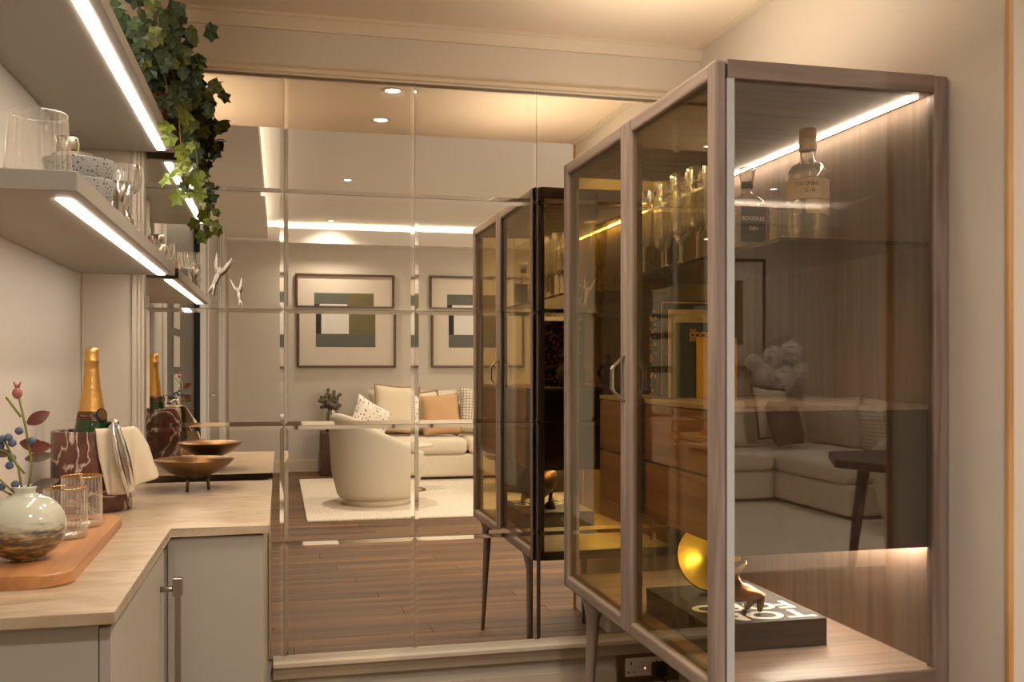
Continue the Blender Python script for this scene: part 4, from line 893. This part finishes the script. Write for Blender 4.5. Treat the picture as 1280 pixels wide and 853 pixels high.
# sofa
sofa = thing('corner_sofa', 'long cream corner sofa along the rear wall', 'sofa', (2.6, -4.6, 0.018))
b = B(); bx(b, 1.0, 4.37, -5.12, -4.14, 0.045, 0.30, 0.03, 3); bx(b, 4.37, 5.42, -5.12, -3.0, 0.045, 0.30, 0.03, 3); obj('base', b, M['fabric'], sofa)
b = B(); bx(b, 1.0, 5.42, -5.36, -5.10, 0.045, 0.80, 0.06, 4); bx(b, 5.40, 5.62, -5.36, -3.0, 0.045, 0.80, 0.06, 4); obj('back_frame', b, M['fabric'], sofa)
b = B(); bx(b, 0.80, 1.01, -5.34, -4.14, 0.045, 0.62, 0.06, 4); obj('arm', b, M['fabric'], sofa)
for x0, x1, y0, y1 in ((1.02, 2.04, -5.10, -4.10), (2.05, 3.21, -5.10, -4.10), (3.22, 4.36, -5.10, -4.10), (4.37, 5.40, -5.10, -4.10), (4.33, 5.40, -4.09, -3.0)):
    b = B(); bx(b, x0, x1, y0, y1, 0.30, 0.47, 0.06, 4); obj('seat_cushion', b, M['fabric'], sofa, smooth=True)
def padmesh(w, h, th, n=14):
    b = B(); G = {}
    for s in (1, -1):
        for i in range(n + 1):
            for j in range(n + 1):
                u, v = i / n * 2 - 1, j / n * 2 - 1
                edge = (1 - u ** 4) * (1 - v ** 4)
                if s == -1 and (i in (0, n) or j in (0, n)): G[(s, i, j)] = G[(1, i, j)]; continue
                px = u * w / 2 * (1 - 0.07 * (1 - abs(v) ** 2)); pz = v * h / 2 * (1 - 0.07 * (1 - abs(u) ** 2))
                G[(s, i, j)] = b.verts.new((px, s * th / 2 * max(0, edge) ** 0.5 + 0.006 * noise.noise(Vector((px * 7, s, pz * 7))), pz))
        for i in range(n):
            for j in range(n):
                q = [G[(s, i, j)], G[(s, i + 1, j)], G[(s, i + 1, j + 1)], G[(s, i, j + 1)]]
                b.faces.new(q if s == -1 else q[::-1]).smooth = True
    return b
def pillow(name, label, x, y, z, w, h, th, mat, rz=0, tilt=-15, roll=0, fringe=None, cat='cushion', parent=None):
    b = padmesh(w, h, th); o = obj(name, b, mat, parent, world=False)
    o.location = (x, y, z) if parent is None else Vector((x, y, z)) - wl(parent); o.rotation_euler = (R(tilt), R(roll), rz)
    if parent is None: tag(o, label, cat)
    if fringe:
        b = B(); pts = []
        for k in range(40):
            f = k / 40 * 4; s = int(f); u = (f - s) * 2 - 1
            e = (1 - 0.07 * (1 - u * u))
            px, pz = ((u, -e), (e, u), (-u, e), (-e, -u))[s]; pts.append((px * w / 2, 0, pz * h / 2))
        tube(b, pts, 0.011, 6, True); obj('fringe', b, fringe, o, world=False)
    return o
for k, x in enumerate((1.56, 2.66, 3.80)): pillow('back_cushion', None, x, -5.0, 0.70, 1.12, 0.52, 0.24, M['fabric'], 0, 12, parent=sofa)
for y in (-4.65, -3.6): pillow('back_cushion', None, 5.28, y, 0.70, 1.0, 0.52, 0.24, M['fabric'], R(90), -12, parent=sofa)
pillow('scatter_cushion', 'large cream cushion with tan fringe at the left end of the sofa', 1.30, -4.66, 0.76, 0.52, 0.52, 0.16, M['creamp'], R(4), 18, 4, M['trimtan'])
pillow('scatter_cushion', 'cream cushion with tan fringe leaning behind the peach cushion', 1.60, -4.76, 0.72, 0.44, 0.44, 0.10, M['creamp'], R(-2), 12, -4, M['trimtan'])
pillow('scatter_cushion', 'peach velvet cushion on the rear sofa beside the checked ones', 1.80, -4.56, 0.70, 0.44, 0.44, 0.15, M['peach'], R(4), 20, -5)
pillow('scatter_cushion', 'checked wool cushion next to the peach velvet one', 2.28, -4.68, 0.73, 0.50, 0.50, 0.14, M['check'], R(-3), 16, 6)
pillow('scatter_cushion', 'second checked wool cushion, farther along the rear sofa', 2.78, -4.72, 0.72, 0.48, 0.48, 0.17, M['check'], R(4), 16, -4)
pillow('scatter_cushion', 'plain cream cushion with a dark stripe near the sofa corner', 4.05, -4.66, 0.70, 0.56, 0.46, 0.20, M['creamp'], R(10), 18, 0)
pillow('scatter_cushion', 'cream cushion with dark fringe in the sofa corner', 4.66, -4.75, 0.78, 0.52, 0.52, 0.17, M['creamp'], R(-25), 14, 5, M['trimbrown'])
pillow('scatter_cushion', 'dark brown velvet cushion in the sofa corner', 4.62, -4.42, 0.71, 0.50, 0.44, 0.20, M['brownp'], R(-35), 16, 0)
pillow('scatter_cushion', 'checked wool cushion on the right arm of the corner sofa', 4.98, -3.5, 0.70, 0.42, 0.42, 0.14, M['check'], R(85), -10, 0)
# armchairs
def armchair(loc, rz, label):
    t = thing('tub_armchair', label, 'armchair', loc, rz, 'cream tub armchairs on the rug')
    n = 64
    def top(a):  # a=0 is the front (+x), back is PI
        c = (1 - math.cos(a)) / 2; return 0.46 + 0.34 * c ** 1.3
    b = B(); rings = []
    prof = [(0.335, 0.06, 0), (0.36, 0.10, 0), (0.41, 0.30, 0), (0.435, None, -0.06), (0.43, None, -0.015), (0.40, None, 0.0), (0.365, None, -0.015), (0.345, None, -0.06), (0.33, 0.36, 0), (0.30, 0.34, 0)]
    for (r, z, dz) in prof:
        ring = []
        for k in range(n):
            a = 2 * PI * k / n; zz = z if z is not None else top(a) + dz
            cut = 0.0
            if math.cos(a) > 0.75 and (z is None): zz = min(zz, 0.42 + dz)
            ring.append(b.verts.new((r * math.cos(a), r * math.sin(a) * 1.0, zz)))
        rings.append(ring)
    for A, D in zip(rings, rings[1:]):
        for k in range(n): b.faces.new((A[k], A[(k + 1) % n], D[(k + 1) % n], D[k])).smooth = True
    b.faces.new(rings[0][::-1]); b.faces.new(rings[-1])
    obj('shell', b, M['boucle'], t, world=False)
    b = B(); lathe(b, [(0.28, 0.335), (0.315, 0.35), (0.32, 0.42), (0.30, 0.455), (0.2, 0.465), (0.05, 0.468)], 40, cap1=True); obj('seat_cushion', b, M['boucle'], t, world=False)
    b = B(); lathe(b, [(0.30, 0.0), (0.30, 0.06)], 40, cap1=True); obj('swivel_base', b, M['fabric'], t, world=False)
    return t
a1 = armchair((0.87, -2.38, 0.019), R(-22), 'cream tub armchair holding a speckled cushion, its back to the mirror')
a2 = dup(a1, (4.72, -2.42, 0.019), R(-60), 'cream tub armchair beyond the dark dining table')
pillow('scatter_cushion', 'speckled cushion propped in the near tub armchair', 0.80, -2.44, 0.72, 0.40, 0.40, 0.15, M['speckp'], R(-25), 12, 28)
# side table and coffee table
t = thing('round_side_table', 'small round pale stone side table behind the near tub armchair', 'table', (1.32, -3.25, 0.019))
b = B(); lathe(b, [(0.18, 0.46), (0.19, 0.465), (0.19, 0.485), (0.18, 0.49)], 40, 1.32, -3.25, 0, cap1=True); obj('tabletop', b, M['fabric'], t)
b = B(); lathe(b, [(0.12, 0.019), (0.12, 0.035), (0.025, 0.06), (0.02, 0.3), (0.03, 0.46)], 32, 1.32, -3.25, 0); obj('pedestal', b, M['brass'], t)
t = thing('round_coffee_table', 'round brown drum coffee table in the middle of the rug', 'table', (2.55, -3.1, 0.019))
b = B(); lathe(b, [(0.50, 0.33), (0.52, 0.34), (0.52, 0.37), (0.50, 0.38)], 56, 2.55, -3.1, 0, cap1=True); obj('tabletop', b, M['darkwood'], t)
b = B(); lathe(b, [(0.40, 0.019), (0.42, 0.33)], 56, 2.55, -3.1, 0, 28, 0.012); obj('drum', b, M['darkwood'], t)
# dark dining table in the near right of the living room
t = thing('dining_table', 'dark wood dining table with chamfered top seen in the cabinet glass', 'table', (3.7, -0.75, 0))
b = B(); prism(b, [(2.90, -0.80), (3.14, -1.25), (5.0, -1.25), (5.0, -0.30), (3.05, -0.30)], 0.70, 0.745, 0.008); obj('tabletop', b, M['darkwood'], t)
for x, y in ((3.20, -1.05), (3.25, -0.5), (4.8, -1.05), (4.8, -0.5)):
    b = B(); tube(b, [(x - 0.05, y, 0.0), (x, y, 0.36), (x + 0.05, y, 0.70)], [0.018, 0.03, 0.035], 12); obj('leg', b, M['darkwood'], t)
b = B(); tube(b, [(3.03, -0.78, 0.14), (4.8, -0.78, 0.10)], 0.025, 8); obj('stretcher', b, M['darkwood'], t)
# eucalyptus
t = thing('eucalyptus_vase', 'vase of grey green eucalyptus on a plinth behind the tub armchair', 'plant', (0.60, -5.1, 0))
b = B(); bx(b, 0.48, 0.76, -5.38, -4.95, 0.0005, 0.50, 0.01); obj('plinth', b, M['framewood'], t)
b = B(); lathe(b, [(0.05, 0.501), (0.08, 0.57), (0.07, 0.68), (0.04, 0.74)], 28, 0.60, -5.13, 0); obj('vase', b, M['steel'], t)
b = B()
for k in range(16):
    a = rnd.uniform(0, 2 * PI); l = rnd.uniform(0.10, 0.22); p1 = (0.60 + l * 0.6 * math.cos(a), -5.13 + 0.4 * l * math.sin(a), 0.74 + rnd.uniform(0.0, 0.2)); tube(b, [(0.60, -5.13, 0.72), p1], 0.004, 5)
    for q in range(6):
        f = 0.45 + 0.11 * q; ball(b, (0.60 + (p1[0] - 0.60) * f + rnd.uniform(-0.02, 0.02), -5.13 + (p1[1] + 5.13) * f, 0.72 + (p1[2] - 0.72) * f + rnd.uniform(-0.02, 0.02)), 0.026, 1, (1, 0.3, 1))
o = obj('foliage', b, M['gleaf'], t); o['kind'] = 'stuff'
# hydrangea arrangement in the sofa corner
t = thing('flower_arrangement', 'large arrangement of pale globe flowers behind the sofa corner', 'plant', (5.58, -5.35, 0))
b = B(); lathe(b, [(0.06, 0.0), (0.07, 0.3), (0.04, 0.5), (0.06, 0.78), (0.065, 0.90)], 32, 5.66, -5.40 + 0.02, 0); 
b.free(); t.location = (5.0, -5.24, 0.80)
b = B(); lathe(b, [(0.045, 0.801), (0.07, 0.84), (0.075, 0.92), (0.045, 0.98), (0.05, 1.0)], 32, 5.0, -5.23, 0); obj('vase', b, M['white'], t)
for (dx, dz, r) in ((-0.18, 0.20, 0.13), (0.02, 0.16, 0.15), (-0.08, 0.38, 0.12), (0.20, 0.22, 0.12), (0.12, 0.42, 0.13), (-0.30, 0.32, 0.10)):
    b = B(); g_ = bmesh.ops.create_icosphere(b, subdivisions=2, radius=r)
    b.faces.ensure_lookup_table(); bmesh.ops.inset_individual(b, faces=b.faces[:], thickness=r * 0.05, depth=-r * 0.09)
    for v in b.verts: v.co = Vector((v.co.x + 5.0 + dx, v.co.y * 0.8 - 5.20, v.co.z + 0.96 + dz))
    obj('flower_head', b, M['hyd'], t)
